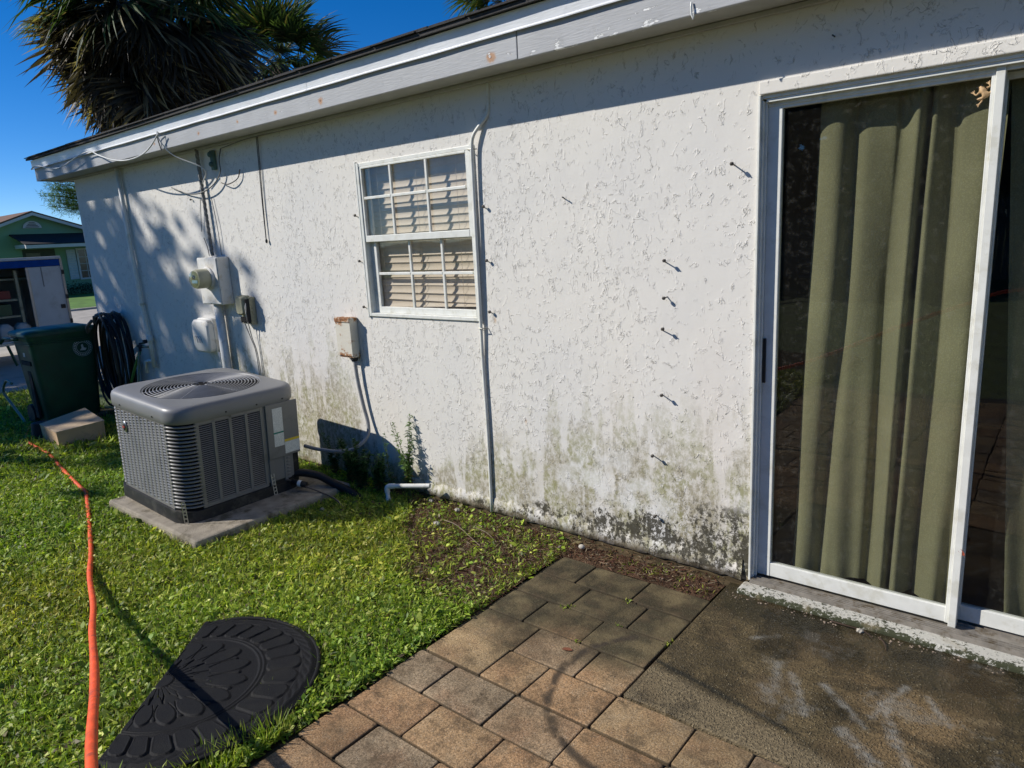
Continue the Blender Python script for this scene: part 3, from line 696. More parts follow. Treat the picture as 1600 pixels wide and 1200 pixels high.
# eave wires
fw = [(-8.190,-0.250,2.478),(-8.05,-0.270,2.487),(-7.915,-0.270,2.482),(-7.701,-0.270,2.447),(-7.493,-0.270,2.419),(-7.275,-0.270,2.427),(-7.079,-0.270,2.453),(-6.892,-0.266,2.477),(-6.679,-0.264,2.480),(-6.500,-0.270,2.427),(-6.255,-0.270,2.367),(-6.010,-0.270,2.338),(-5.748,-0.270,2.346),(-5.568,-0.270,2.389),(-5.412,-0.262,2.473)]
tag(B().tube(smooth_path(fw, 5), .0055, 7).build('eave_wire', M_wirew, smooth=True), 'white wire looping along the fascia at the left end of the eave', 'wire')
tag(B().tube(smooth_path([(-5.45,-.258,2.49),(-5.44,-.25,2.42),(-5.38,-.19,2.31),(-5.19,-.07,2.20),(-5.30,-.04,2.10)], 6), .0045, 6).build('drop_wire', M_wirew, smooth=True), 'pale wire dropping from the fascia to the service cable', 'wire')
tag(B().tube(smooth_path([(-5.45,-.255,2.485),(-5.50,-.235,2.44),(-5.49,-.225,2.36)], 5), .004, 6).build('short_wire', M_wireb, smooth=True), 'short dark wire end hanging over the fascia near the service cable', 'wire')
tag(B().tube(smooth_path([(-5.86,-.012,2.12),(-5.614,-.02,2.055),(-5.364,-.04,2.037),(-5.157,-.04,2.077),(-5.04,-.03,2.16),(-5.05,-.02,2.25),(-5.02,-.012,2.33)], 6), .0048, 6).build('wall_wire', M_wireg, smooth=True), 'grey wire sagging across the wall behind the service cable', 'wire')
tag(B().tube(smooth_path([(-5.06,-.02,2.09),(-4.95,-.03,2.07),(-4.83,-.02,2.10),(-4.79,-.015,2.16)], 5), .0038, 6).build('wire_hook', M_wireb, smooth=True), 'short dark wire end curling right of the service cable', 'wire')
tag(B().tube(smooth_path([(-5.02,-.012,2.33),(-4.6,-.03,2.35),(-4.0,-.02,2.352),(-3.5,-.02,2.357)], 5), .003, 5).build('soffit_wire', M_wireg), 'thin grey wire running along the top of the wall under the eave', 'wire')
for k, dx in enumerate((0,.016)):
    tag(B().tube(smooth_path([(-4.53+dx,-.015,2.35),(-4.544+dx*.9,-.012,2.2),(-4.562+dx*.6,-.012,1.9),(-4.567+dx*.2,-.014,1.66)], 5), .0028, 6).build('dangling_wire', M_wireb), 'thin dark wire dangling from the eave left of the window, %s strand' % ('left' if k == 0 else 'right'), 'wire')
tag(B().ball((-4.563,-.015,1.645), .009, 6, 5, (1,1,1.8)).build('wire_tip', M_wireb), 'black taped tip where the two dangling wires end', 'wire end')
for k, (xa, xb, za, zb) in enumerate(((-5.42,-5.47,2.0,1.75),(-5.25,-5.21,2.0,1.56),(-5.45,-5.40,1.70,1.555))):
    tag(B().tube(smooth_path([(xa,-.012,za),((xa*.4+xb*.6)+.012,-.016,(za+zb)/2),(xb,-.014,zb)], 5), .0028, 5).build('loose_wire', M_wireg), ('loose thin wire left of the service cable, upper one','loose thin wire right of the service cable above the meter','short loose wire at the top left corner of the meter box')[k], 'wire')
t = thing('cable_bracket', 'small green weathered cable bracket under the eave by the service cable', 'bracket', (-5.14,0,2.26))
B().box(-.02,.02,-.03,-.002,-.07,.07).build('plate', simple('verdigris', (.09,.16,.13), .7, .2, 30), t, bevel=.004)
B().ball((.0,-.035,.04), .022).ball((0,-.035,-.03), .02).build('insulator', simple('verdigris2', (.07,.13,.12), .5), t, True)
t = thing('fascia_hook', 'small white hook hanging from the fascia above the patio door wall', 'hook', (-1.218,-.226,2.39))
B().tube([(0,0,.015),(0,-.004,0),(.002,-.004,-.03),(.008,-.004,-.045),(.012,-.004,-.03)], .0035, 6).build('hook_wire', M_white, t)
# concrete anchors
def anchor(x, z, L, label, lean=0, nut=.008):
    t = thing('wall_anchor', label, 'anchor bolt', (x, 0, z), group='anchor bolts sticking out of the wall')
    a = Vector((0,.002,0)); e = Vector((lean*.3, -L, lean*.25)); b = B(); b.tube([a, a.lerp(e, .5), e], .0028, 6).build('stud', M_bolt, t)
    c = a.lerp(e, .78); M = Matrix.Translation(c) @ Vector((0,-1,0)).rotation_difference(Vector((0,0,1))).to_matrix().to_4x4().inverted()
    B().lathe([(nut,-.005),(nut,.004),(nut*.6,.006)], 6, M).build('nut', M_bolt, t)
for x, z, L, lab, ln in (
    (-1.134,1.826,.056,'anchor bolt highest and closest to the patio door frame',.02), (-1.442,1.443,.050,'anchor bolt topmost in the column left of the patio door',.05),
    (-1.434,1.291,.036,'anchor bolt second from the top in the column left of the patio door',-.02), (-1.457,1.136,.048,'anchor bolt third in the column, bent sideways',.07),
    (-1.459,.834,.050,'anchor bolt fourth in the column, just above the mould stains',.05), (-1.512,.532,.048,'anchor bolt fifth in the column, among the green stains',.06),
    (-1.498,.232,.032,'anchor bolt lowest in the column, near the mouldy foot',.01)):
    anchor(x, z, L, lab, ln)
for x, zz, sd2 in ((-2.487,(1.745,1.465,1.190),'right'), (-3.548,(1.760,1.480,1.192),'left')):
    for zi, w_ in zip(zz, ('upper','middle','lower')): anchor(x, zi, .026, '%s anchor bolt of the three along the %s side of the window' % (w_, sd2), .03, .009)
anchor(-5.57, 2.004, .02, 'stubby anchor left of the service cable under the eave shadow', 0, .008)
anchor(-5.39, 1.991, .02, 'stubby anchor just right of the service cable under the eave shadow', 0, .008)
anchor(-1.975, 1.755, .03, 'bare nail alone in the wall right of the window', .03, .003)
anchor(-.772, 2.235, .03, 'small nail in the shaded wall above the patio door', .0, .003)
# frog on the door glass
t = thing('frog', 'small tan tree frog clinging to the top right of the left door pane', 'frog', (-.305,.046,1.972), 0)
def limb(pts, r): return pts
vs, es, rs = [], [], []
def chain(pts, rr, root=None):
    prev = root
    for p_, r_ in zip(pts, rr):
        vs.append(p_); rs.append(r_); 
        if prev is not None: es.append((prev, len(vs)-1))
        prev = len(vs)-1
    return prev
chain([(0,-.006,0),(-.006,-.007,.010),(-.012,-.006,.019),(-.018,-.005,.025)], (.0095,.0085,.009,.006))
for s_ in (1,-1):
    c_, s2 = math.cos(.55), math.sin(.55)
    def R2(p): x_, y_, z_ = p; x_ *= s_; return (x_*c_-z_*s2, y_, x_*s2+z_*c_)
    k = chain([R2((.012,-.005,.014)),R2((.022,-.004,.012)),R2((.024,-.003,.022))], (.0035,.0028,.002), 1)
    for d_ in (-.006,0,.006): chain([R2((.024+d_,-.002,.030))], (.0014,), k)
    k = chain([R2((.010,-.005,-.008)),R2((.026,-.004,.0)),R2((.014,-.003,-.012)),R2((.028,-.003,-.018))], (.0055,.004,.003,.002), 0)
    for d_ in (-.005,0,.005): chain([R2((.036,-.002,-.019+d_))], (.0013,), k)
me = bpy.data.meshes.new('frog_body'); me.from_pydata(vs, es, []); fo = bpy.data.objects.new('body', me); C.objects.link(fo); fo.parent = t
sk = fo.modifiers.new('skin', 'SKIN'); 
for v_, r_ in zip(me.skin_vertices[0].data, rs): v_.radius = (r_, r_)
me.skin_vertices[0].data[0].use_root = True
sk.use_smooth_shade = True; su = fo.modifiers.new('sub', 'SUBSURF'); su.levels = su.render_levels = 2
me.materials.append(simple('frog_skin', (.52,.34,.17), .55, .2, 90))
for s_ in (1,-1): B().ball((-.016+.006*s_,-.012,.024+.003*s_), .0028, 8, 6).build('eye', M_black, t, True)
# pvc drain stub
t = thing('pvc_drain_pipe', 'white pvc pipe stub with elbow rising from the soil beside the wall', 'pipe', (-3.258,-.2,0))
B().tube([(0,0,-.05),(0,0,.075)], .0135, 12).build('riser', M_pvc, t, True)
B().tube(smooth_path([(0,0,.06),(0,0,.088),(.010,.008,.100),(.04,.026,.102)], 4), .0175, 12).build('elbow', M_pvc, t, True, auto=40)
B().lathe([(.0185,0),(.0185,.02)], 12).build('coupling', M_pvc, t, True, auto=40)
hp = B(); hp.tube([(.03,.02,.102),(.262,.120,.116)], .0145, 14, False); hp.tube([(.262,.120,.116),(.10,.05,.106)], .0120, 14, False)
hp.build('outlet_pipe', M_pvc, t, True)
B().tube([(.20,.0935,.1123),(.199,.093,.1122)], .0119, 14).build('pipe_dark', M_dark, t)

# ------------------------------------------------------------------ condenser on its pad
pad = B().loft([[(x,y,z) for x,y in rrect(-.58-k,.58+k,-.53-k,.53+k,.02,3)] for z,k in ((-.05,0),(.035,0),(.048,-.004),(.052,-.014))]).build('concrete_pad', M_conc, smooth=False, loc=(-4.20,-.73,0))
tag(pad, 'weathered concrete pad under the grey air conditioner', 'concrete pad')
ac = thing('air_conditioner', 'grey air conditioning condenser with louvred sides and round top grille', 'air conditioner', (-4.325,-.775,.055))
ac.rotation_euler = (rad(-.3), rad(3.2), rad(.5))
X0,X1,Y0,Y1,RC = -.435,.435,-.405,.400,.128
b = B()
for z, k in ((0,0),(.085,0),(.095,-.006)): pass
b.loft([[(x,y,z) for x,y in rrect(X0-k,X1+k,Y0-k,Y1+k,RC,6)] for z,k in ((.012,.012),(.07,.012),(.085,.010),(.088,-.004))])
b.build('base_pan', M_base, ac, True, auto=40)
for x_ in (X0+.06, X1-.06):
    for y_ in (Y0+.06, Y1-.06): B().lathe([(.04,-.002),(.035,.012)], 12, Matrix.Translation((x_,y_,0))).build('foot', M_base, ac)
B().loft([[(x,y,z) for x,y in rrect(X0+.035,X1-.035,Y0+.035,Y1-.035,RC-.03,6)] for z in (.085,.66)]).build('coil', M_coil, ac, True, auto=40)
ZB, ZTp = .088, .622
# -Y face: perforated panel of staggered slots
def perforated(name, x0, x1, cols, pitch, solid, parent):
    fb = B(); yF = Y0
    fb.box(x0, x0+.012, yF, yF+.012, ZB, ZTp).box(x1-.012, x1, yF, yF+.012, ZB, ZTp).box(x0+.012, x1-.012, yF, yF+.012, ZB, ZB+.018).box(x0+.012, x1-.012, yF, yF+.012, ZTp-.02, ZTp)
    o = fb.build(name, M_greyp, parent, bevel=.002)
    cw = (x1-x0-.024)/cols; bars = B()
    for c_ in range(cols):
        xa = x0+.012+c_*cw
        if c_: bars.box(xa-.010, xa+.010, yF-.002, yF+.006, ZB+.018, ZTp-.02)
        z = ZB+.018+(pitch/2 if c_ % 2 else 0)
        while z < ZTp-.022:
            zt = min(z+solid, ZTp-.021)
            bars.add([(xa+.004,yF+.0045,z),(xa+cw-.004,yF+.0045,z),(xa+cw-.004,yF-.0025,z+.001),(xa+.004,yF-.0025,z+.001),(xa+.004,yF+.004,zt),(xa+cw-.004,yF+.004,zt),(xa+cw-.004,yF+.001,zt),(xa+.004,yF+.001,zt)],
                     [(0,1,5,4),(3,7,6,2),(0,3,2,1),(4,5,6,7),(0,4,7,3),(1,2,6,5)])
            z += pitch
    stuff(bars.build('slot_bars', M_greyp, o)); return o
perforated('louvre_panel', X0+RC-.005, X1-RC+.005, 12, .0170, .0092, ac)
# corner louvres: every slat a part, one mesh
def arc_ring(cx, cy, r, a0, a1, n=8): return [(cx+r*math.cos(rad(a0+(a1-a0)*i/n)), cy+r*math.sin(rad(a0+(a1-a0)*i/n))) for i in range(n+1)]
def corner_slat(cx, cy, a0):
    sec = [(RC-.016, .0095),(RC-.006,.0120),(RC+.002,.0095),(RC+.004,.004),(RC+.001,.0005),(RC-.016,.001)]
    pr = [[(cx+r*math.cos(rad(a)), cy+r*math.sin(rad(a)), z) for r, z in sec] for a in np.linspace(a0+2, a0+88, 9)]
    return B().loft(pr).mesh('corner_slat', M_greyp, True)
for cx, cy, a0 in ((X1-RC,Y0+RC,270),(X0+RC,Y0+RC,180),(X1-RC,Y1-RC,0),(X0+RC,Y1-RC,90)):
    cm = corner_slat(cx, cy, a0)
    for i in range(24): inst(cm, 'corner_slat', ac, Matrix.Translation((0,0,ZB+.012+i*.0222)))
    for a in (a0, a0+90):
        px_, py_ = cx+(RC-.004)*math.cos(rad(a)), cy+(RC-.004)*math.sin(rad(a))
        dx_, dy_ = (.010,.006) if a % 180 == 90 else (.006,.010)
        B().box(px_-dx_, px_+dx_, py_-dy_, py_+dy_, ZB, ZTp).build('corner_post', M_greyp, ac, bevel=.002)
# +X face: four strips of fine louvres, then the control panel
ys = [Y0+RC+.006+i*.1035 for i in range(5)]
strip = B(); 
z = 0.0
while z < .48:
    strip.add([(-.002,0.0,z),(-.002,.084,z),(.0045,.084,z+.0015),(.0045,0,z+.0015),(-.002,0,z+.0062),(-.002,.084,z+.0062),(.000,.084,z+.0062),(.000,0,z+.0062)],
              [(0,1,2,3),(3,2,6,7),(4,7,6,5),(0,3,7,4),(1,5,6,2),(0,4,5,1)]); z += .0125
sme = strip.mesh('fine_louvres', M_greyp)
fb = B()
for i in range(5):
    fb.box(X1-.012, X1, ys[i]-.0195, ys[i], ZB, ZTp)
fb.box(X1-.012, X1, ys[0], ys[4]-.0195, ZB, ZB+.022).box(X1-.012, X1, ys[0], ys[4]-.0195, ZTp-.03, ZTp)
side = fb.build('side_panel', M_greyp, ac, bevel=.0015)
for i in range(4): o = inst(sme, 'fine_louvres', side, Matrix.Translation((X1-.006, ys[i], ZB+.024))); stuff(o)
B().box(X1-.022, X1-.002, ys[4], Y1-RC*.55, ZB+.02, ZTp).build('control_panel', M_greyp, ac, bevel=.002)
B().box(X1+.002, X1+.012, ys[4]+.012, Y1-.02, .26, .615).build('service_cover', M_greyp, ac, bevel=.003)
B().box(X1-.004, X1+.008, ys[4]+.010, ys[4]+.040, ZB-.01, .258).build('service_flange', M_greyp, ac, bevel=.002)
B().box(X1-.06, X1-.004, ys[4]+.045, Y1-.03, ZB, .258).build('valve_recess', M_base, ac)
M_lab = None
def mat_label():
    s = Sh('printed_label'); x,y,z = s.xyz(s.obj()); 
    ln = s.math('SINE', z*900); tx = s.noise(260, s.scale(s.obj(), (1,1,.4)), det=2)
    c = s.mix(s.ss(ln, .1, .4)*s.ss(tx, .42, .5)*.6, (.72,.73,.70), (.25,.27,.27)); return s.bsdf(c, .4)
M_lab = mat_label()
B().box(X1+.0125, X1+.0135, ys[4]+.055, ys[4]+.125, .43, .585).build('rating_label', M_lab, ac)
B().box(X1+.0125, X1+.0138, ys[4]+.055, ys[4]+.125, .420, .429).build('label_band', simple('green_band', (.02,.22,.16), .5), ac)
B().box(X1+.0125, X1+.0135, ys[4]+.055, ys[4]+.125, .335, .419).build('rating_label', M_lab, ac)
B().box(X1+.0125, X1+.0135, Y1-.13, Y1-.022, .275, .352).build('warning_label', M_lab, ac)
B().box(X1+.0125, X1+.0140, Y1-.13, Y1-.022, .353, .368).build('label_band', simple('yellow_band', (.65,.48,.05), .5), ac)
# moulded top
b = B()
prof = [(.004,.612),(.009,.617),(.011,.645),(.010,.680),(.004,.697),(-.008,.708),(-.022,.712),(-.035,.713)]
def dens(poly, m=7):
    out = []
    for i in range(len(poly)):
        a, c_ = Vector(poly[i]), Vector(poly[(i+1) % len(poly)]); q = m if (c_-a).length > .1 else 1
        out += [tuple(a.lerp(c_, j/q)) for j in range(q)]
    return out
outer = [[(x,y,z) for x,y in dens(rrect(X0-k,X1+k,Y0-k,Y1+k,RC+k*.5,8))] for k,z in prof]
n_ = len(outer[0]); HR = .345
def cring(r, z):
    pts = []
    for x,y,_ in outer[-1]:
        a = math.atan2(y, x); pts.append((r*math.cos(a), r*math.sin(a), z))
    return pts
def lerp_ring(A, Bq, t, z): return [((1-t)*a[0]+t*c[0], (1-t)*a[1]+t*c[1], z) for a, c in zip(A, Bq)]
h0 = cring(HR+.02, .714)
rings = outer + [lerp_ring(outer[-1], h0, .5, .714), cring(HR+.012, .716), cring(HR+.005,.716), cring(HR,.708), cring(HR-.004,.66)]
b.loft(rings, False).build('top_cap', M_cap, ac, True, auto=50)
ring_r = np.linspace(.06, HR-.006, 15)
grille = B()
for r in ring_r:
    zc = .710+.012*math.cos(r/HR*math.pi/2)
    grille.tube([(r*math.cos(a), r*math.sin(a), zc) for a in np.linspace(0, 2*math.pi, 49)], .0034, 5, False)
for k in range(6):
    a = k*math.pi/3+.2
    grille.tube([(r*math.cos(a), r*math.sin(a), .708+.012*math.cos(r/HR*math.pi/2)) for r in np.linspace(.03, HR, 8)], .0035, 5)
stuff(grille.build('wire_grille', simple('grille_wire', (.26,.26,.265), .35), ac, True))
B().lathe([(.001,.690),(.07,.690),(.078,.685),(.078,.66),(.07,.60)], 24).build('fan_motor', simple('motor_grey', (.04,.04,.04), .4), ac, True, auto=40)
for k in range(3):
    a0 = k*2*math.pi/3+.5; b = B(); vs = []
    for i in range(7):
        r = .07+.235*i/6
        for j in range(5): a = a0+(j/4-.5)*(1.1-.15*i/6); vs.append((r*math.cos(a), r*math.sin(a), .64+.045*(j/4)))
    b.add(vs, [(i*5+j, i*5+j+1, (i+1)*5+j+1, (i+1)*5+j) for i in range(6) for j in range(4)]).build('fan_blade', simple('fan_blade_grey', (.022,.022,.024), .6), ac, True)
B().lathe([(HR-.01,.50),(HR-.006,.70)], 32, cap=False).lathe([(.001,.50),(HR-.01,.50)], 32, cap=False).build('shroud', M_coil, ac, True)
# badge, screws
Mb = Matrix.Translation((-.20, Y0-.004, .50)) @ Matrix.Rotation(rad(90), 4, 'X')
bd = B().lathe([(.030,-.004),(.031,.003),(.026,.007),(.022,.0065)], 24, Mb @ Matrix.Diagonal((.8,1.15,1,1))).build('badge', M_chrome, ac, True, auto=50)
B().lathe([(.0215,.006),(.020,.0085),(.012,.010)], 20, Mb @ Matrix.Diagonal((.8,1.15,1,1))).build('badge_face', simple('badge_dark', (.02,.014,.012), .5), bd, True)
B().box(-.214,-.186, Y0-.0162, Y0-.0138, .496,.506).build('badge_lettering', M_red, bd)
for xs_, zs_ in ((-.22,.628),(.20,.628)):
    B().lathe([(.005,0),(.005,.003),(.003,.004)], 8, Matrix.Translation((xs_, Y0-.012, zs_+.01)) @ Matrix.Rotation(rad(90), 4, 'X')).build('screw', M_black, ac)
for y_ in (-.10,.10,.28):
    B().lathe([(.005,0),(.005,.003),(.003,.004)], 8, Matrix.Translation((X1+.011, y_, .638)) @ Matrix.Rotation(rad(90), 4, 'Y')).build('screw', M_black, ac)
# perforated hold-down straps
def strap(name, base, top, wdt, parent_label):
    b = B(); a, e = Vector(base), Vector(top); d = (e-a); L = d.length; d.normalize(); side_ = Vector((.75,.66,0)) if abs(base[1]) > .35 else Vector((0,1,0))
    side_ = (side_-d*side_.dot(d)).normalized(); nrm = d.cross(side_)
    def P3(u, v, w): return a+d*u+side_*v+nrm*w
    n = int(L/.022)
    for s_ in (-1,1): b.add([P3(u,s_*wdt/2+v,w) for u in (0,L) for v in (-.0025,.0025) for w in (0,.0016)], [(0,1,3,2),(4,6,7,5),(0,4,5,1),(2,3,7,6),(1,5,7,3),(0,2,6,4)])
    for i in range(n+1):
        u = i*L/n; b.add([P3(u+du,v,w) for du in (-.003,.003) for v in (-wdt/2,wdt/2) for w in (0.0003,.0019)], [(0,1,3,2),(4,6,7,5),(0,4,5,1),(2,3,7,6),(1,5,7,3),(0,2,6,4)])
    b.build(name, M_steel, ac)
strap('hold_down_strap', (X1-.022, Y0+.012, .002), (X1-.02, Y0+.004, .155), .020, '')
strap('hold_down_strap', (X1+.018, .175, .002), (X1+.008, .165, .165), .020, '')
# lines by the condenser
tag(B().tube(smooth_path([(-3.97,-.50,.10),(-3.90,-.42,.14),(-3.78,-.34,.12),(-3.66,-.30,.07),(-3.54,-.27,.03),(-3.42,-.25,-.03)], 6), .026, 10).build('insulated_line', M_black, smooth=True), 'thick black insulated refrigerant line curving off the pad', 'pipe')
tag(B().tube(smooth_path([(-3.97,-.56,.11),(-3.88,-.50,.12),(-3.78,-.46,.09),(-3.64,-.42,.055),(-3.50,-.42,.04),(-3.38,-.44,.0)], 6), .0055, 6).build('copper_line', simple('dull_copper', (.16,.12,.09), .5), smooth=True), 'thin bare copper line in front of the thick black one', 'pipe')
t = thing('filter_drier', 'short dark filter drier with white band on the copper line', 'filter', (-3.80,-.465,.10))
B().tube([(-.05,-.02,.01),(.04,.02,-.008)], .02, 12).build('canister', M_black, t, True); B().tube([(-.012,-.004,.002),(.008,.006,-.002)], .0215, 12).build('band', M_pvc, t)

# ------------------------------------------------------------------ cart, board box, pot
t = thing('wheelie_bin', 'dark green wheeled rubbish cart standing at the house corner', 'wheelie bin', (-7.77,-.46,0))
rings = []
for z, kx, ky in ((.06,.195,.225),(.09,.205,.235),(.5,.225,.265),(.80,.24,.285),(.86,.245,.29),(.885,.255,.302),(.90,.255,.302)):
    rings.append([(x,y,z) for x,y in rrect(-kx,kx,-ky,ky,.05,5)])
body = B().loft(rings).build('body', M_green, t, True, auto=40)
for k in range(2):
    B().box(-.248,.248,-.295,.295,.84-.02*k,.848-.02*k).build('rim', M_green, t, bevel=.004)
rings = []
for z, k in ((.902,.018),(.925,.018),(.94,.006),(.952,-.04),(.958,-.12)):
    rings.append([(x,y,z) for x,y in rrect(-.25-k,.25+k,-.30-k,.30+k,.05,5)])
B().loft(rings).build('lid', M_green, t, True, auto=40)
B().box(-.10,.14,-.285,-.255,.62,.66).build('lift_bar_pocket', M_dark, body); B().box(-.02,.06,-.272,-.25,.1,.56).build('front_groove', M_dark, body)
B().tube([(-.20,-.40,.83),(-.20,-.36,.88),(.10,-.36,.885),(.10,-.33,.88)], .014, 8).build('handle', M_green, t, True)
B().bar((-.25,-.33,.80),(-.22,-.29,.60),.02,.02).build('hinge_arm', M_green, t)
for s_ in (-1,1): B().lathe([(.03,-.02),(.10,-.02),(.105,0),(.10,.02),(.03,.02)], 20, Matrix.Translation((-.22, s_*.24, .10)) @ Matrix.Rotation(rad(90),4,'X')).build('wheel', M_black, t, True, auto=30)
M_seal = simple('white_print', (.42,.46,.46), .6)
sx = .240
seal = B()
for k in range(28):
    a = 2*math.pi*k/28; ca, sa = math.cos(a), math.sin(a)
    seal.add([(sx, .15+ca*r*1.0+wd*-sa, .74+sa*r+wd*ca) for r in (.062,.078) for wd in (-.004,.004)], [(0,1,3,2)])
for r0,r1 in ((.052,.056),(.083,.086)):
    for k in range(36):
        a, a2 = 2*math.pi*k/36, 2*math.pi*(k+1)/36
        seal.add([(sx,.15+r0*math.cos(a),.74+r0*math.sin(a)),(sx,.15+r1*math.cos(a),.74+r1*math.sin(a)),(sx,.15+r1*math.cos(a2),.74+r1*math.sin(a2)),(sx,.15+r0*math.cos(a2),.74+r0*math.sin(a2))],[(0,1,2,3)])
seal.add([(sx,.15-.03,.715),(sx,.15+.02,.71),(sx,.15+.035,.73),(sx,.15+.01,.738),(sx,.15+.004,.775),(sx,.15-.012,.765),(sx,.15-.01,.735)], [(0,1,2,3,4,5,6)])
seal.build('printed_seal', M_seal, body)
B().box(-.02,.03,-.2815,-.275,.70,.74).build('number_sticker', M_seal, body)
t = thing('tan_box', 'low tan board box lying on the grass in front of the green cart', 'box', (-6.93,-.72,0))
bx = B(); z1a, z1b = .145, .175
bx.add([(-.25,-.16,0),(.215,-.185,0),(.27,.17,0),(-.25,.2,0),(-.255,-.165,z1a),(.22,-.19,z1a-.005),(.275,.175,z1b-.01),(-.27,.22,z1b+.03)], [(0,3,2,1),(0,1,5,4),(1,2,6,5),(2,3,7,6),(3,0,4,7)])
bx.build('side', M_boxside, t)
B().add([(-.258,-.168,z1a+.001),(.223,-.193,z1a-.004),(.278,.178,z1b-.009),(-.273,.223,z1b+.031),(-.258,-.168,z1a+.007),(.223,-.193,z1a+.002),(.278,.178,z1b-.003),(-.273,.223,z1b+.037)],
        [(0,3,2,1),(4,5,6,7),(0,1,5,4),(1,2,6,5),(2,3,7,6),(3,0,4,7)]).build('top', M_box, t)
B().box(-.215,-.208,-.1625,-.160,0,.14).build('seam', M_dark, t)
t = thing('black_pot', 'small black plastic pot upside down between the orange hose and the box', 'pot', (-7.27,-.86,0))
B().lathe([(.085,0),(.07,.14),(.068,.15),(.02,.152)], 20).build('wall', M_black, t, True, auto=40); B().lathe([(.092,.0),(.092,.02),(.084,.021)], 20).build('rim', M_black, t, True, auto=40)
# hoses
hose = [(-8.477,-0.597,0.015),(-7.922,-0.748,0.015),(-7.42,-0.95,0.015),(-7.08,-1.01,0.015),(-6.623,-1.036,0.016),(-6.267,-1.080,0.016),(-5.810,-1.161,0.017),(-5.433,-1.208,0.018),(-5.169,-1.257,0.018),(-4.799,-1.369,0.018),(-4.154,-1.597,0.020),(-3.715,-1.752,0.045),(-3.164,-1.934,0.130),(-2.600,-2.113,0.270),(-1.968,-2.325,0.420),(-1.476,-2.480,0.580),(-0.85,-2.66,.86),(-.35,-2.95,1.02),(-.05,-3.3,.9),(.15,-3.7,.5),(.3,-4.2,.1),(.4,-4.8,.018),(.4,-6,.018)]
hp_ = smooth_path(hose, 14); hp_ = [p + Vector((.003*math.sin(i*.31), .004*math.sin(i*.23+1), .0)) for i, p in enumerate(hp_)]
tag(B().tube(hp_, .0138, 12, rs=[.0128*(1+.04*math.sin(i*.47)+.03*math.sin(i*.17)) for i in range(len(hp_))]).build('orange_hose', M_orange, smooth=True), 'bright orange hose running over the grass and rising towards the viewer', 'hose')
tag(B().tube(smooth_path([(-8.1,-.80,.42),(-8.5,-.74,.40),(-8.75,-.72,.25),(-8.5,-.72,.12),(-8.2,-.75,.05),(-8.0,-.78,.02)], 6), .013, 8).build('thin_green_hose', M_ghose2, smooth=True), 'thin pale green hose bulging out left of the green cart', 'hose')

# ------------------------------------------------------------------ doormat: one moulded relief
u_ = Vector((.637,-.771,0)).normalized(); v_ = Vector((-u_.y, u_.x, 0)); 
if v_.x < 0: v_ = -v_
org = Vector((-2.542,-1.945,0))
b = B(); NT, NRr = 420, 150; c0 = .139; RR = .442
def mat_h(s, th, r):
    h = .010
    def ridge(c, w_, a): return a*math.exp(-((s-c)/w_)**2)
    h += ridge(.62,.008,.0035)+ridge(.645,.008,.0035)+ridge(.955,.008,.003)+ridge(.895,.007,.003)
    if .66 < s < .885:
        n_p = 17; f = (th/math.pi*n_p) % 1-.5; t = (s-.66)/.225
        half = .405+.065*t
        if t > .75: half *= math.sqrt(max(0, 1-((t-.75)/.25)**2))
        if t < .12: half *= math.sqrt(max(0, t/.12))
        e = half-abs(f)
        h += .0045*max(0, min(1, e/.05)) + (.002*math.exp(-((e-.03)/.035)**2))
    if .905 < s < .948:
        f = (th/math.pi*34 + (s-.92)*22) % 1; h += .003*math.sin(math.pi*f)**.6
    if s < .585:
        for n_p, a_, b_, off in ((9,.30,.56,0),(9,.20,.50,.5),(16,.09,.25,0)):
            if a_ < s < b_:
                f = (th/math.pi*n_p+off) % 1-.5; t = (s-a_)/(b_-a_); half = .49*math.sin(math.pi*min(1, t*.85+.15))**.55
                e = half-abs(f); 
                if e > 0: h = max(h, .010+.0045*min(1, e/.08)); break
        if s < .085: h = .0155
    if s > .965: h -= .006*((s-.965)/.035)
    return h
vs = []
for j in range(NT+1):
    th = math.pi*j/NT; dx_, dy_ = math.cos(th), math.sin(th)
    # distance from origin to circle (centre at v=c0)
    rb_ = dy_*c0 + math.sqrt(max(0, RR*RR - c0*c0*dx_*dx_))
    for i in range(NRr+1):
        s_ = i/NRr; r = rb_*s_
        ed = min(1.0, (dy_*r)/.012) if True else 1
        z = .010+(mat_h(s_, th, r)-.010)*1.25
        p = org + u_*(dx_*r) + v_*(dy_*r)
        z += .004 + .004*math.sin(p.x*9)*math.cos(p.y*7)
        vs.append((p.x, p.y, z+.012))
b.add(vs, [(j*(NRr+1)+i, j*(NRr+1)+i+1, (j+1)*(NRr+1)+i+1, (j+1)*(NRr+1)+i) for j in range(NT) for i in range(NRr)])
def mat_rubber():
    s = Sh('mat_rubber'); n = s.noise(380, det=2); 
    c = s.mix(s.ss(s.noise(500, det=1), .62, .70)*.35, (.010,.010,.011), (.09,.085,.075))
    c = s.mix(s.ss(s.noise(12, det=6), .5, .75)*.5, c, (.022,.021,.018))
    return s.bsdf(c, .66, s.bump(n, .0016), spec=.2)
M_mat = mat_rubber()
mat_o = b.build('doormat', M_mat, smooth=True); tag(mat_o, 'black half-round rubber doormat with moulded petals lying on the grass', 'doormat')
rim = [org+u_*(-.42), org+u_*.42]
B().bar(org+u_*-.425+v_*.002+Vector((0,0,.022)), org+u_*.425+v_*.002+Vector((0,0,.022)), .022, .014).build('straight_edge', M_mat, mat_o, bevel=.004)
ed = [];
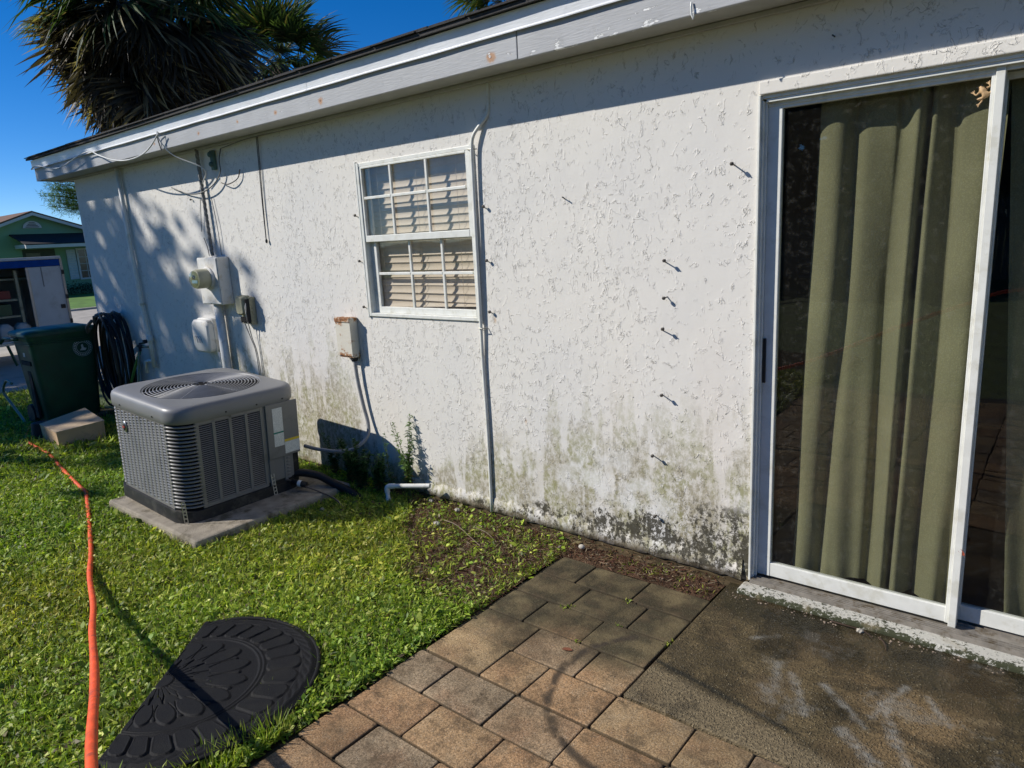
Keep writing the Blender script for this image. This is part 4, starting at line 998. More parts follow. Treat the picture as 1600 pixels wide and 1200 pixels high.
for j in range(0, NT+1, 6):
    th = math.pi*j/NT; dx_, dy_ = math.cos(th), math.sin(th); rb_ = dy_*c0 + math.sqrt(RR*RR-c0*c0*dx_*dx_); ed.append(org+u_*(dx_*rb_)+v_*(dy_*rb_)+Vector((0,0,.018+.004*math.sin(j))))
B().tube(ed, .009, 6).build('rounded_edge', M_mat, mat_o, True)

# ------------------------------------------------------------------ leaves as fast numpy meshes
def leaf_mesh(name, base, direc, length, width, curve, tint, nseg=2):
    """base (n,3), direc (n,3) unit, leaf ribbon: nseg spans ending in a point; tint (n,3)"""
    n = len(base); upv = np.array([0,0,1.0]); side = np.cross(direc, upv); side /= np.linalg.norm(side, axis=1, keepdims=True)+1e-6
    ang = NR.uniform(-.7, .7, n)[:,None]; nrm = np.cross(side, direc); side = side*np.cos(ang)+nrm*np.sin(ang)
    prof = [.45, 1.0, .75][:nseg] if nseg > 1 else [1.0]
    vs = []; 
    for k in range(nseg):
        t = k/nseg; c = base + direc*(length*t)[:,None]; c[:,2] -= curve*length*t*t
        w = (width*prof[k]*.5)[:,None]; vs += [c-side*w, c+side*w]
    c = base + direc*length[:,None]; c[:,2] -= curve*length; vs.append(c)
    m_ = 2*nseg+1; Vv = np.stack(vs, 1).reshape(-1, 3)
    off = (np.arange(n)*m_)[:,None]
    quads = np.concatenate([off+np.array([[2*k,2*k+1,2*k+3,2*k+2]]) for k in range(nseg-1)], 0) if nseg > 1 else np.zeros((0,4), int)
    tris = off+np.array([[2*nseg-2, 2*nseg-1, 2*nseg]])
    me = bpy.data.meshes.new(name); me.vertices.add(len(Vv)); me.vertices.foreach_set('co', Vv.ravel().astype(np.float32))
    nl = quads.size+tris.size; me.loops.add(nl); me.loops.foreach_set('vertex_index', np.concatenate([quads.ravel(), tris.ravel()]).astype(np.int32))
    me.polygons.add(len(quads)+len(tris)); st = np.concatenate([np.arange(len(quads))*4, quads.size+np.arange(len(tris))*3])
    me.polygons.foreach_set('loop_start', st.astype(np.int32)); me.polygons.foreach_set('loop_total', np.concatenate([np.full(len(quads),4), np.full(len(tris),3)]).astype(np.int32))
    me.update(calc_edges=True)
    a = me.color_attributes.new('tint', 'FLOAT_COLOR', 'POINT'); col = np.ones((n, m_, 4), np.float32); col[:,:,:3] = tint[:,None,:]
    a.data.foreach_set('color', col.ravel()); me.materials.append(M_leaf); return me
def vnoise(x, y, f, seed=0):
    r = np.random.RandomState(seed); s_ = np.zeros_like(x)
    for k in range(5):
        a, b_, p1 = r.uniform(-1,1), r.uniform(-1,1), r.uniform(0, 6.28); l_ = math.hypot(a, b_)+1e-6
        s_ += np.sin((a/l_*x+b_/l_*y)*f*(1+.37*k)+p1+1.3*np.sin((b_*x-a*y)*f*.6+p1*2))
    return s_/5
def dirs(n, lo, hi):
    az_ = NR.uniform(0, 2*math.pi, n); el_ = np.radians(NR.uniform(lo, hi, n)); return np.stack([np.cos(az_)*np.cos(el_), np.sin(az_)*np.cos(el_), np.sin(el_)], 1)
GREENS = np.array([1.30,1.20,1.10])*np.array([[.180,.260,.026],[.120,.205,.020],[.260,.340,.040],[.075,.130,.016],[.350,.390,.085],[.170,.240,.026]])
DRY = np.array([[.24,.19,.075],[.16,.11,.05],[.30,.25,.12],[.11,.07,.04]])
def in_mat(x, y):
    dx_, dy_ = x-org.x, y-org.y; v = dx_*v_.x+dy_*v_.y; u = dx_*u_.x+dy_*u_.y
    return (v > -.005) & (u*u+(v-c0)**2 < (RR-.004)**2)
def lawn_mask(x, y):
    keep = (x < -1.925) & (y < .0) & (x > -10.15)
    keep &= ~((x > -4.785) & (x < -3.615) & (y > -1.265) & (y < -.195))
    keep &= ~((x > -7.2) & (x < -6.7) & (y > -.9) & (y < -.5)) & ~((x > -8.1) & (x < -7.55) & (y > -.75))
    keep &= ~in_mat(x, y); return keep
def bare(x, y):
    "0 = full turf, 1 = bare soil (the litter bed along the wall and thin spots)"
    n = vnoise(x, y, 5, 3)*.10 + vnoise(x, y, 14, 4)*.05
    e = np.clip((y+n+.80-.35*np.clip((-2.2-x)/1.0, 0, 1)*0 + .62*np.clip((-2.45-x)/.75, -.15, 1)*-1+.0)/.12, 0, 1)   # bed deeper near the pavers
    e *= np.clip((x+n+3.60)/.25, 0, 1)
    b2 = np.clip((y+.14+n*.4)/.08, 0, 1)*np.clip((x+3.6)/.2, 0, 1)
    thin = np.clip((vnoise(x, y, 3.1, 8)+vnoise(x, y, 9, 9)*.5-.62)/.25, 0, 1)*.45
    return np.maximum(np.maximum(e*(.90+.1*np.sign(vnoise(x, y, 16, 5))), b2*.85), thin)
def scatter(x0, x1, y0, y1, dens):
    n = int((x1-x0)*(y1-y0)*dens); x = NR.uniform(x0, x1, n); y = NR.uniform(y0, y1, n); return x, y
zones = [(-4.2, -1.9, -3.0, .0, 26000, 1.0), (-6.2, -4.2, -2.6, .0, 15000, 1.15), (-10.15, -6.2, -2.4, .0, 6500, 1.6), (-10.15, -4.2, -6.0, -2.5, 900, 2.5), (-4.2,-1.9,-4.6,-3.0, 3000, 2.0)]
Bs, Ds, Ls, Ws, Ts = [], [], [], [], []
for x0, x1, y0, y1, dn, sc_ in zones:
    x, y = scatter(x0, x1, y0, y1, dn)
    if dn > 5000: keep0 = np.hypot(x, y+2.86) < 11
    b_ = bare(x, y); k = lawn_mask(x, y) & (NR.rand(len(x)) > b_*.93)
    x, y, b_ = x[k], y[k], b_[k]; n = len(x)
    cl = vnoise(x, y, 11, 21)*.5+vnoise(x, y, 27, 22)*.5
    z = -.012 + NR.rand(n)**1.3*(.030+.018*cl)*min(sc_, 1.3)
    broad = NR.rand(n) < .60 + .22*cl
    L = np.where(broad, NR.uniform(.013, .034, n), NR.uniform(.022, .055, n))*sc_
    bigl = NR.rand(n) < .08; L = np.where(bigl, L*1.7, L)
    Wd = np.where(broad, L*NR.uniform(.34, .55, n), NR.uniform(.0022, .0042, n)*sc_)
    el_ = np.where(broad, NR.uniform(-8, 55, n), NR.uniform(25, 85, n)); D = dirs(n, 0, 1); az_ = NR.uniform(0, 2*math.pi, n); e_ = np.radians(el_)
    D = np.stack([np.cos(az_)*np.cos(e_), np.sin(az_)*np.cos(e_), np.sin(e_)], 1)
    T = GREENS[NR.randint(0, 6, n)]*NR.uniform(.75, 1.7, n)[:,None]
    pt = vnoise(x, y, 2.3, 31)*.6+vnoise(x, y, 7, 32)*.4; T = T*(1+.34*pt+.22*cl)[:,None]; T[:,0] *= 1+.22*vnoise(x, y, 1.7, 33)
    thp = np.clip((vnoise(x, y, 6, 41)+vnoise(x, y, 19, 42)*.6-.55)/.3, 0, 1)
    dr_ = NR.rand(n) < (.05+.25*b_+.42*thp*(z < .004)); T[dr_] = DRY[NR.randint(0, 4, dr_.sum())]*NR.uniform(.6, 1.2, dr_.sum())[:,None]
    Bs.append(np.stack([x, y, z], 1)); Ds.append(D); Ls.append(L); Ws.append(Wd); Ts.append(T)
# taller tufts: by the paving corner, along the paving edge, along the pad, in the bed
def tuft(cx, cy, r, n, lmin, lmax, w, lo=45, hi=88, green=True):
    a = NR.uniform(0, 6.283, n); q = np.sqrt(NR.rand(n))*r; x = cx+np.cos(a)*q; y = cy+np.sin(a)*q
    k = (x < -1.93) | (y > -.20); x, y, a = x[k], y[k], a[k]; n = len(x)
    e_ = np.radians(NR.uniform(lo, hi, n)); a2 = a+NR.uniform(-.6, .6, n)
    Bs.append(np.stack([x, y, np.full(n, -.008)], 1)); Ds.append(np.stack([np.cos(a2)*np.cos(e_), np.sin(a2)*np.cos(e_), np.sin(e_)], 1))
    Ls.append(NR.uniform(lmin, lmax, n)); Ws.append(NR.uniform(w*.6, w, n)); Ts.append(GREENS[NR.randint(0, 6, n)]*NR.uniform(.7, 1.3, n)[:,None])
for cx, cy, r, n in ((-1.955,-1.84,.05,130),(-1.97,-1.93,.07,170),(-1.99,-2.05,.08,150),(-1.96,-2.2,.07,120)): tuft(cx, cy, r, n, .05, .125, .0042)
for i in range(420): tuft(random.uniform(-6.5,-2.0), random.uniform(-2.6,-.8), .02, random.randint(3,7), .035, .075, .0034, 40, 88)
for j in range(90):
    th = math.pi*random.random(); dx_, dy_ = math.cos(th), math.sin(th); rb_ = dy_*c0+math.sqrt(RR*RR-c0*c0*dx_*dx_)+.012; q = org+u_*(dx_*rb_)+v_*(dy_*rb_); tuft(q.x, q.y, .016, random.randint(3, 8), .025, .06, .005, 25, 85)
for j in range(60): q = org+u_*random.uniform(-.44,.44)-v_*.018; tuft(q.x, q.y, .014, random.randint(3, 7), .025, .055, .005, 25, 85)
hg = [Vector(p) for p in hose[3:12]]
for j in range(150):
    k_ = random.randrange(len(hg)-1); q = hg[k_].lerp(hg[k_+1], random.random()); tuft(q.x+random.choice((-1,1))*.022, q.y+random.uniform(-.02,.02), .01, random.randint(2, 6), .025, .055, .005, 30, 85)
for i in range(110):
    y = -.22-i*.0135+random.uniform(-.01,.01); tuft(-1.945+random.uniform(-.03,0), y, .03, 9, .015, .045, .006, 10, 80)
for i in range(60): tuft(-4.80+i*.02, -1.285+random.uniform(-.02,.01), .025, 8, .02, .055, .004)
for i in range(50): tuft(-3.60+random.uniform(0,.03), -1.25+i*.021, .025, 7, .02, .05, .005)
for i in range(170): tuft(random.uniform(-3.4,-1.95), random.uniform(-.80,-.08), .045, random.randint(5, 26), .012, .05, .008, 0, 75)
for i in range(26): tuft(random.uniform(-1.9,-1.15), random.uniform(-.19,-.03), .03, random.randint(3, 12), .012, .04, .006, 5, 70)
for cx, cy in ((-1.62,-.63),(-1.425,-.81),(-1.14,-.63),(-1.35,-.62),(-1.6,-.60),(-1.13,-.60),(-1.42,-.42)): 
    k0 = len(Bs); a = NR.uniform(0, 6.283, 12); e_ = np.radians(NR.uniform(5, 70, 12)); Bs.append(np.stack([cx+NR.normal(0,.008,12), cy+NR.normal(0,.008,12), np.full(12, -.004)], 1))
    Ds.append(np.stack([np.cos(a)*np.cos(e_), np.sin(a)*np.cos(e_), np.sin(e_)], 1)); Ls.append(NR.uniform(.01,.026,12)); Ws.append(NR.uniform(.003,.007,12)); Ts.append(GREENS[NR.randint(0,6,12)])
gm = leaf_mesh('lawn_grass', np.concatenate(Bs), np.concatenate(Ds), np.concatenate(Ls), np.concatenate(Ws), .25, np.concatenate(Ts), 2)
go = bpy.data.objects.new('lawn_grass', gm); C.objects.link(go); go['label'] = 'short leafy green grass and weeds covering the yard'; stuff(go); go['category'] = 'grass'
# leaf litter: pine needles, dead bits on the bed
n = 24000; x = NR.uniform(-3.6, -1.15, n); y = NR.uniform(-.95, .0, n); k = ((bare(x, y) > .3) & (x < -1.93)) | ((x > -1.93) & (y > -.2)); x, y = x[k], y[k]; n = len(x)
me = leaf_mesh('leaf_litter', np.stack([x, y, NR.uniform(-.008, .008, n)], 1), dirs(n, -4, 14), NR.uniform(.01, .05, n), NR.uniform(.0015, .0055, n), .1,
               np.array([[.20,.095,.055],[.12,.06,.04],[.30,.20,.11],[.07,.04,.03],[.16,.06,.04],[.38,.30,.2]])[NR.randint(0, 6, n)]*NR.uniform(.5, 1.2, n)[:,None], 2)
lo_ = bpy.data.objects.new('leaf_litter', me); C.objects.link(lo_); stuff(lo_); lo_['label'] = 'brown needles and dead leaf litter on the soil bed along the wall'; lo_['category'] = 'leaf litter'
# pebbles and crumbs
b = B(); 
for i in range(420):
    if i < 300: x, y = random.uniform(-3.5,-1.2), random.uniform(-.75,-.02)
    else: x, y = random.uniform(-1.1,.4), -.125+random.gauss(0,.012)
    if x > -1.93 and x < -1.14 and y < -.2: continue
    r = random.uniform(.002,.006); b.ball((x,y,.0 if x > -1.93 else -.004), r, 5, 3, (1,random.uniform(.6,1),.6))
o = b.build('gravel_crumbs', simple('pebble', (.26,.20,.15), .9, .5, 90)); stuff(o); o['label'] = 'small crumbs and pebbles scattered on soil and along the sill'; o['category'] = 'gravel'
for i, (x, y, r, lab) in enumerate(((-1.873,-.101,.016,'round pale stone like an egg at the top corner of the pavers'), (-2.77,-.085,.015,'white stone lump at the foot of the wall near the thin conduit'),
        (-2.73,-.30,.018,'pale broken stone lump on the soil beside the long twig'), (-3.02,-.06,.013,'small white stone below the end of the pvc pipe'), (-3.49,-.53,.016,'pale stone in the grass right of the concrete pad'), (-.55,-.13,.011,'tiny white shell against the door sill'))):
    b = B(); b.ball((0,0,0), r, 10, 7, (1.15,.9,.8))
    if i: b.v = [tuple(c_*(1+.22*math.sin(37*c_i+91*j_+i)) for c_i, c_ in enumerate(v)) for j_, v in enumerate(b.v)]
    tag(b.build('stone', simple('pale_stone', (.46,.42,.35), .8, .2, 60), smooth=(i == 0), loc=(x, y, r*.6)), lab, 'stone')
for pts, lab in (([(-2.75,-.24,.012),(-2.60,-.275,.026),(-2.43,-.34,.018),(-2.26,-.41,.008)], 'long pale dead twig lying on the soil bed'), ([(-2.52,-.22,.01),(-2.40,-.245,.016),(-2.28,-.30,.01)], 'shorter grey twig lying closer to the wall'),
                 ([(-.66,-.115,.004),(-.60,-.13,.012),(-.54,-.125,.008),(-.5,-.15,.004)], 'thin dark twig lying against the door sill'), ([(-.48,-.135,.004),(-.455,-.17,.008),(-.44,-.21,.003)], 'curved dark twig pointing out from the door sill')):
    tag(B().tube(smooth_path(pts, 4), .0035, 5, rs=[.0035-.0022*i/len(smooth_path(pts, 4)) for i in range(len(smooth_path(pts, 4)))]).build('twig', simple('dead_wood', (.19,.145,.10) if 'pale' in lab or 'grey' in lab else (.05,.03,.02), .9)), lab, 'twig')
for (x, y, z, a, lab) in ((-1.43,-.88,.003,.4,'brown dead leaf lying on a paver near the dark ring stain'), (-.255,.028,.355,1.2,'small rusty red leaf stuck on the lower door stile')):
    M_dl = simple('dead_leaf', (.22,.075,.035) if z < .1 else (.34,.07,.03), .8)
    o = B().add([(-.022,0,0),(-.008,-.009,.003),(.012,-.008,.002),(.024,0,0),(.010,.009,.004),(-.010,.008,.004),(0,0,-.001)], [(0,1,6),(1,2,6),(2,3,6),(3,4,6),(4,5,6),(5,0,6)]).build('dead_leaf', M_dl, loc=(x,y,z), smooth=True)
    o.rotation_euler = (0 if z < .1 else 1.5, 0, a) if z < .1 else (1.57, .9, 0); o.scale = (.8,.8,.8) if z > .1 else (1,1,1)
    tag(o, lab, 'leaf')

# ------------------------------------------------------------------ weeds along the wall
def weed(x, y, h, ns, spread, seed, label, dens=60, tint=(.07,.15,.035)):
    r = np.random.RandomState(seed); t = thing('weed', label, 'weed', (x, y, 0)); st = B(); bs, ds, ls = [], [], []
    for k in range(ns):
        a = r.uniform(0, 6.28); hh = h*r.uniform(.55, 1); lx, ly = math.cos(a)*spread*r.uniform(.2, 1), min(math.sin(a)*spread*.4, -y-.02)
        pts = [(lx*q*q*1.0+.01*math.sin(q*6+k), ly*q*q, hh*q) for q in np.linspace(0, 1, 9)]
        st.tube(pts, .0025, 5, rs=[.003-.0022*q for q in np.linspace(0, 1, 9)])
        for i in range(dens):
            q = r.uniform(.15, 1.0); j = q*8; i0 = min(7, int(j)); p = Vector(pts[i0]).lerp(Vector(pts[i0+1]), j-i0)
            aa = r.uniform(0, 6.28); e = r.uniform(-.2, .9); bs.append(p); ds.append((math.cos(aa)*math.cos(e), math.sin(aa)*math.cos(e), math.sin(e))); ls.append(r.uniform(.024, .052)*(1.15-.5*q))
    st.build('stem', simple('weed_stem', (.13,.15,.05), .7), t)
    bs, ds, ls = np.array([tuple(p) for p in bs]), np.array(ds), np.array(ls)
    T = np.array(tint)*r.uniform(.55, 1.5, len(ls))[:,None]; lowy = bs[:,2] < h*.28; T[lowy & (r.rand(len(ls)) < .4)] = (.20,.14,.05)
    o = bpy.data.objects.new('foliage', leaf_mesh('foliage', bs, ds, ls, ls*.27, .2, T, 2)); C.objects.link(o); o.parent = t; stuff(o)
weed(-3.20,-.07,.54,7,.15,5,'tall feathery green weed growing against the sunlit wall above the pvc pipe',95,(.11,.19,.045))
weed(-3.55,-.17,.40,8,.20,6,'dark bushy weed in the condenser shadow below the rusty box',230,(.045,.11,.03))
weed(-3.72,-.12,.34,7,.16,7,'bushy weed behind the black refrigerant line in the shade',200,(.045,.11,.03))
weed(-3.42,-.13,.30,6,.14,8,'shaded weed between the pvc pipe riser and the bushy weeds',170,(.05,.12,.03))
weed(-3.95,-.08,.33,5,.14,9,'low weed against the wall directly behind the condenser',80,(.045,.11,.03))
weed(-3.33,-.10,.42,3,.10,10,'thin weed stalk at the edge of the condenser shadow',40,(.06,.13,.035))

# ------------------------------------------------------------------ palms
M_trunk = simple('palm_trunk', (.12,.09,.065), .95, .3, 12, bump=.03, bsc=25)
M_pleaf, M_dead = [], []
def frond_mesh(dead, seed):
    r = random.Random(seed); vs, fs = [], []; ns = 34; pet = .85; cols = []
    def addq(a, b_, c_, d_): k = len(vs); vs.extend([a, b_, c_, d_]); fs.append((k, k+1, k+2, k+3))
    base = (.038,.062,.018) if not dead else (.052,.040,.029)
    for k in range(5):
        x0, x1 = pet*k/5, pet*(k+1)/5; z0, z1 = -.10*(k/5)**2, -.10*((k+1)/5)**2; addq((x0,-.012,z0),(x0,.012,z0),(x1,.010,z1),(x1,-.010,z1)); cols += [(.10,.11,.04) if not dead else (.13,.10,.07)]*4
    for i in range(ns):
        a = (i/(ns-1)-.5)*2*(1.95 if not dead else 1.15)+r.uniform(-.03,.03); L = (.98-.22*abs(a)/2)*r.uniform(.88, 1.1)*(1.0 if not dead else .95)
        cst = .26; rx = pet+cst*math.cos(a)*.4; w = .020; seg = 5; tw = r.uniform(-.8,.8); dr = r.uniform(.28,.60) if not dead else r.uniform(.1,.5)
        ca, sa = math.cos(a), math.sin(a); px_, py_ = -sa, ca; prev = None; v = r.uniform(.6, 1.4)
        tint = tuple(c*v for c in base)
        if dead and r.random() < .2: tint = (.26*v,.20*v,.12*v)
        if not dead and r.random() < .07: tint = (.16*v,.13*v,.05*v)
        for j in range(seg+1):
            t = j/seg; rr = L*t; bend = dr*max(0, t-.45)**1.5*2.2
            cx, cy = pet-.05+rr*ca*(1-.1*bend), rr*sa*(1-.1*bend); cz = -.10-.16*(1-math.cos(a))*t*.6-L*bend*.55 + (.03 if i % 2 else -.0)*t*(1-t)
            ww = w*1.25*(1.0-.15*t if t < .55 else (1-t)*2.0+.02)*(.35+t*1.4 if t < .45 else 1)
            c_, s_ = math.cos(tw*t), math.sin(tw*t)
            cur = ((cx-px_*ww*c_, cy-py_*ww*c_, cz-ww*s_), (cx+px_*ww*c_, cy+py_*ww*c_, cz+ww*s_))
            if prev: addq(prev[0], prev[1], cur[1], cur[0]); cols += [tuple(c*(1.0 if t < .8 or dead else 1.5) for c in tint)]*4
            prev = cur
    me = bpy.data.meshes.new('frond'); me.from_pydata(vs, [], fs); a = me.color_attributes.new('tint', 'FLOAT_COLOR', 'POINT')
    a.data.foreach_set('color', np.array([c+(1,) for c in cols], np.float32).ravel()); me.materials.append(M_leaf); return me
GF = [frond_mesh(False, k) for k in range(6)]; DF = [frond_mesh(True, 20+k) for k in range(6)]
def palm(x, y, zc, sc_, ng, nd, seed, label, skirt=1.9):
    r = random.Random(seed); t = thing('palm_tree', label, 'palm tree', (x, y, 0), group='palm trees behind the house')
    B().tube([(0,0,-.1),(.03,.02,zc*.5),(0,0,zc-.1)], .17, 12, rs=[.20,.15,.17]).build('trunk', M_trunk, t, True)
    for k in range(ng):
        el_ = rad(72-100*(k/ng)**1.0+r.uniform(-8,8)); az_ = k*2.399+r.uniform(-.2,.2)
        M = Matrix.Translation((0,0,zc)) @ Matrix.Rotation(az_, 4, 'Z') @ Matrix.Rotation(-el_, 4, 'Y') @ Matrix.Rotation(r.uniform(-.5,.5), 4, 'X') @ Matrix.Scale(sc_*r.uniform(.88,1.1), 4)
        inst(GF[r.randrange(6)], 'frond', t, M)
    for k in range(nd):
        u = k/nd; el_ = rad(-22-58*u**.7+r.uniform(-10,10)); az_ = k*2.399*1.7+r.uniform(-.3,.3)
        M = Matrix.Translation((0,0,zc-skirt*.42*u)) @ Matrix.Rotation(az_, 4, 'Z') @ Matrix.Rotation(-el_, 4, 'Y') @ Matrix.Rotation(r.uniform(-.9,.9), 4, 'X') @ Matrix.Scale(sc_*r.uniform(.8,1.05), 4)
        inst(DF[r.randrange(6)], 'frond', t, M)
palm(-11.5, 2.7, 5.6, 1.22, 64, 190, 1, 'nearest palm with a huge shaggy skirt of dead fronds at the upper left')
palm(-12.6, 5.75, 5.15, .86, 44, 95, 2, 'smaller dark palm with spiky fronds right of the shaggy palm')
palm(-13.2, 14.0, 8.25, 1.25, 44, 50, 3, 'farthest palm just peeking over the roof edge at the top centre')
# ------------------------------------------------------------------ broadleaf trees (left of the view; their shade dapples the wall)
def broad_tree(x, y, h, r_, nl, seed, label, name='shade_tree', lw=.10, tint=(.05,.09,.02), flat=.8):
    r = np.random.RandomState(seed); t = thing(name, label, 'tree', (x, y, 0)); b = B()
    b.tube([(0,0,-.1),(.1,.05,h*.35),(0,.1,h*.62)], .16, 10, rs=[.2,.15,.11])
    cl = []
    for k in range(14):
        a = r.uniform(0, 6.28); q = r.uniform(.3, 1)*r_; e = np.array([math.cos(a)*q, math.sin(a)*q, h+r.uniform(-.6,.6)*r_*flat]); cl.append(e)
        b.tube([(0,.1*.8,h*.5),tuple(e*[.45,.45,.8]),tuple(e)], .05, 6, rs=[.08,.05,.02])
    b.build('trunk', M_trunk, t, True)
    ci = r.randint(0, 14, nl); P = np.array(cl)[ci]+r.normal(0, .26, (nl, 3))*[r_*.9,r_*.9,r_*.6]
    D = np.stack([r.normal(0,1,nl), r.normal(0,1,nl), r.normal(-.3,.6,nl)], 1); D /= np.linalg.norm(D, axis=1, keepdims=True)
    L = r.uniform(.7, 1.3, nl)*lw*1.6
    o = bpy.data.objects.new('crown', leaf_mesh('crown', P, D, L, L*.55, .2, np.array(tint)*r.uniform(.5, 1.6, nl)[:,None], 2)); C.objects.link(o); o.parent = t
broad_tree(-14.6, -5.9, 7.35, 1.9, 1500, 5, 'leafy shade tree left of the view that dapples the far end of the wall', lw=.16)
broad_tree(-16.9, -7.2, 6.4, 2.3, 3000, 6, 'second leafy shade tree left of the view shading the cart and driveway', lw=.17)
# pine at the far left, behind the house corner
t = thing('pine_tree', 'green pine branch tips showing beside the house corner under the eave', 'pine tree', (-30, 9.3, 0))
B().tube([(0,0,-.1),(0,0,5.1)], .18, 8, rs=[.25,.1]).build('trunk', M_trunk, t, True)
bs, ds = [], []; r = np.random.RandomState(4); brn = B()
for k in range(26):
    z0 = 3.25+(k*.055 if k > 9 else k*.09); a = k*2.4 if k > 9 else math.pi*1.5+.22*math.sin(k*2.2); Lb = (2.3 if k < 10 else .8)*r.uniform(.75,1.0)
    e = np.array([math.cos(a)*Lb, math.sin(a)*Lb, z0+.12*Lb]); brn.tube([(0,0,z0),tuple(e)], .03, 5, rs=[.04,.012])
    for c in range(12):
        q = .35+.65*c/11; p0 = np.array([0,0,z0])*(1-q)+e*q+r.normal(0,.10,3)
        for j in range(52): bs.append(p0+r.normal(0,.085,3)); d_ = r.normal(0,1,3)+np.array([math.cos(a),math.sin(a),.5]); ds.append(d_/np.linalg.norm(d_))
brn.build('branches', M_trunk, t); nl = len(bs)
o = bpy.data.objects.new('crown', leaf_mesh('crown', np.array(bs), np.array(ds), r.uniform(.12,.22,nl), np.full(nl,.016), .1, np.array([.10,.16,.035])*r.uniform(.5,1.7,nl)[:,None], 2)); C.objects.link(o); o.parent = t; stuff(o)

# ------------------------------------------------------------------ enclosed trailer
M_tw = simple('trailer_white', (.52,.53,.52), .6, .05, 4, dirt=(.42,.41,.38), dsc=3); M_tb = simple('trailer_blue', (.008,.06,.26), .8, spec=.1)
t = thing('enclosed_trailer', 'white enclosed trailer with blue top stripe and open side door parked on the driveway', 'trailer', (-13,0,0))
b = B(); b.box(-.04,0,.97,1.44,.34,1.485).box(-2.0,-.04,1.40,1.44,.34,1.62).box(-2,-1.96,-2.4,1.40,.34,1.62).box(-1.96,-.04,-2.4,1.40,.30,.36).box(-.04,0,-2.4,-.4,.34,1.485)
b.build('body', M_tw, t)
B().box(-.045,.006,-2.4,1.44,1.49,1.595).build('blue_stripe', M_tb, t); B().box(-2.0,.012,-2.4,1.455,1.60,1.645).build('roof', M_tw, t, bevel=.01)
B().box(-.03,.012,.93,.965,.34,1.485).build('door_jamb', simple('trailer_trim', (.33,.33,.33), .4, metal=.5), t)
B().box(-.02,.016,1.425,1.46,.30,1.60).build('corner_trim', simple('trailer_trim2', (.25,.25,.25), .4, metal=.5), t)
for z_ in (.55,.95,1.35): B().box(.016,.03,1.43,1.462,z_,z_+.07).build('hinge', M_black, t)
B().box(.001,.012,1.335,1.40,.80,.865).build('door_handle', M_black, t)
B().box(.001,.006,1.14,1.155,1.17,1.48).build('streak', simple('streak', (.2,.2,.2), .6), t)
B().box(-1.9,-.3,-2.3,1.38,1.30,1.33).build('shelf', M_telco, t); B().box(-1.9,-.15,-2.3,.80,.98,1.01).build('shelf', M_telco, t); B().box(-1.9,-.15,-2.3,.80,.72,.75).build('shelf', M_telco, t)
B().box(-.16,-.12,.80,.84,.36,1.45).build('shelf_post', M_telco, t)
B().box(-.10,.03,-2.3,.93,.30,.335).build('step_bar', M_steel, t)
for y_ in (-.95,-.15): B().lathe([(.05,-.08),(.28,-.09),(.30,-.04),(.30,.04),(.28,.09),(.05,.08)], 24, Matrix.Translation((-.15,y_,.27)) @ Matrix.Rotation(rad(90),4,'Y')).build('wheel', M_black, t, True, auto=30)
tag(B().box(-13.9,-13.2,-.6,.72,1.015,1.14).build('red_case', simple('dull_red', (.20,.02,.02), .5)), 'red case on the upper shelf inside the trailer', 'case')
tag(B().box(-13.9,-13.2,-.6,.70,.755,.93).build('green_case', simple('dull_green', (.03,.09,.04), .5)), 'green case on the lower shelf inside the trailer', 'case')
b = B()
for k in range(3): tag(B().loft([[(x,y,z) for x,y in rrect(-.12,.12,-.1,.1,.05,3)] for z in (0,.2)]+[[(x,y,.26) for x,y in rrect(-.07,.07,-.05,.05,.03,3)]]).build('sack', simple('sack_white', (.42,.41,.38), .7), smooth=True, loc=(-13.15, .30+.24*k, .37)), 'white sack on the trailer floor, %s of three' % ('left','middle','right')[k], 'sack')

# ------------------------------------------------------------------ neighbour's house and yard
M_gw = simple('mint_wall', (.18,.33,.20), .85, .05, 1); M_trim = simple('house_trim', (.52,.53,.54), .6, .05, 3); M_rf = simple('brown_shingle', (.17,.095,.06), .95, .2, 4); M_rf2 = simple('dark_shingle', (.03,.028,.028), .95, .2, 4)
t = thing('mint_green_house', 'mint green neighbour house with gable vent and dark porch roof across the drive', 'house', (-36,0,0))
pk, ey0, ey1, ez = (8.2,3.60), 5.5, 11.6, 2.42
yl, zl = 5.0, 2.32; yr, zr = 12.2, 2.25
b = B(); b.prism([(yl,-.1),(yr-.3,-.1),(yr-.3,2.30),(8.2,3.58),(yl,2.34)], 0, 1, Matrix(((0,0,-8,0),(1,0,0,0),(0,1,0,0),(0,0,0,1)))); b.build('wall', M_gw, t)
def slope(y0, z0, y1, z1, nm, mt, th, x0=.35, x1=-8.2): 
    b = B(); b.add([(x0,y0,z0),(x0,y1,z1),(x1,y1,z1),(x1,y0,z0),(x0,y0,z0+th),(x0,y1,z1+th),(x1,y1,z1+th),(x1,y0,z0+th)], [(0,3,2,1),(4,5,6,7),(0,1,5,4),(1,2,6,5),(2,3,7,6),(3,0,4,7)]); return b.build(nm, mt, t)
slope(4.2, 2.10, 8.2, 3.62, 'roof', M_rf, .07); slope(8.2, 3.62, 12.6, 2.12, 'roof', M_rf, .07)
slope(4.2, 1.98, 8.2, 3.50, 'rake_board', M_trim, .12, .36, .30); slope(8.2, 3.50, 12.6, 2.00, 'rake_board', M_trim, .12, .36, .30)
b = B(); b.prism([(8.2+.36*math.cos(a), 2.97+.30*math.sin(a)) for a in np.linspace(0, math.pi, 13)], 0, .06, Matrix(((0,0,1,0),(1,0,0,0),(0,1,0,0),(0,0,0,1))))
v = b.build('gable_vent', M_trim, t)
for k in range(4): hw = .26-.05*k; B().box(.062,.08,8.2-hw,8.2+hw,3.0+k*.06,3.025+k*.06).build('vent_slat', M_rf2, v)
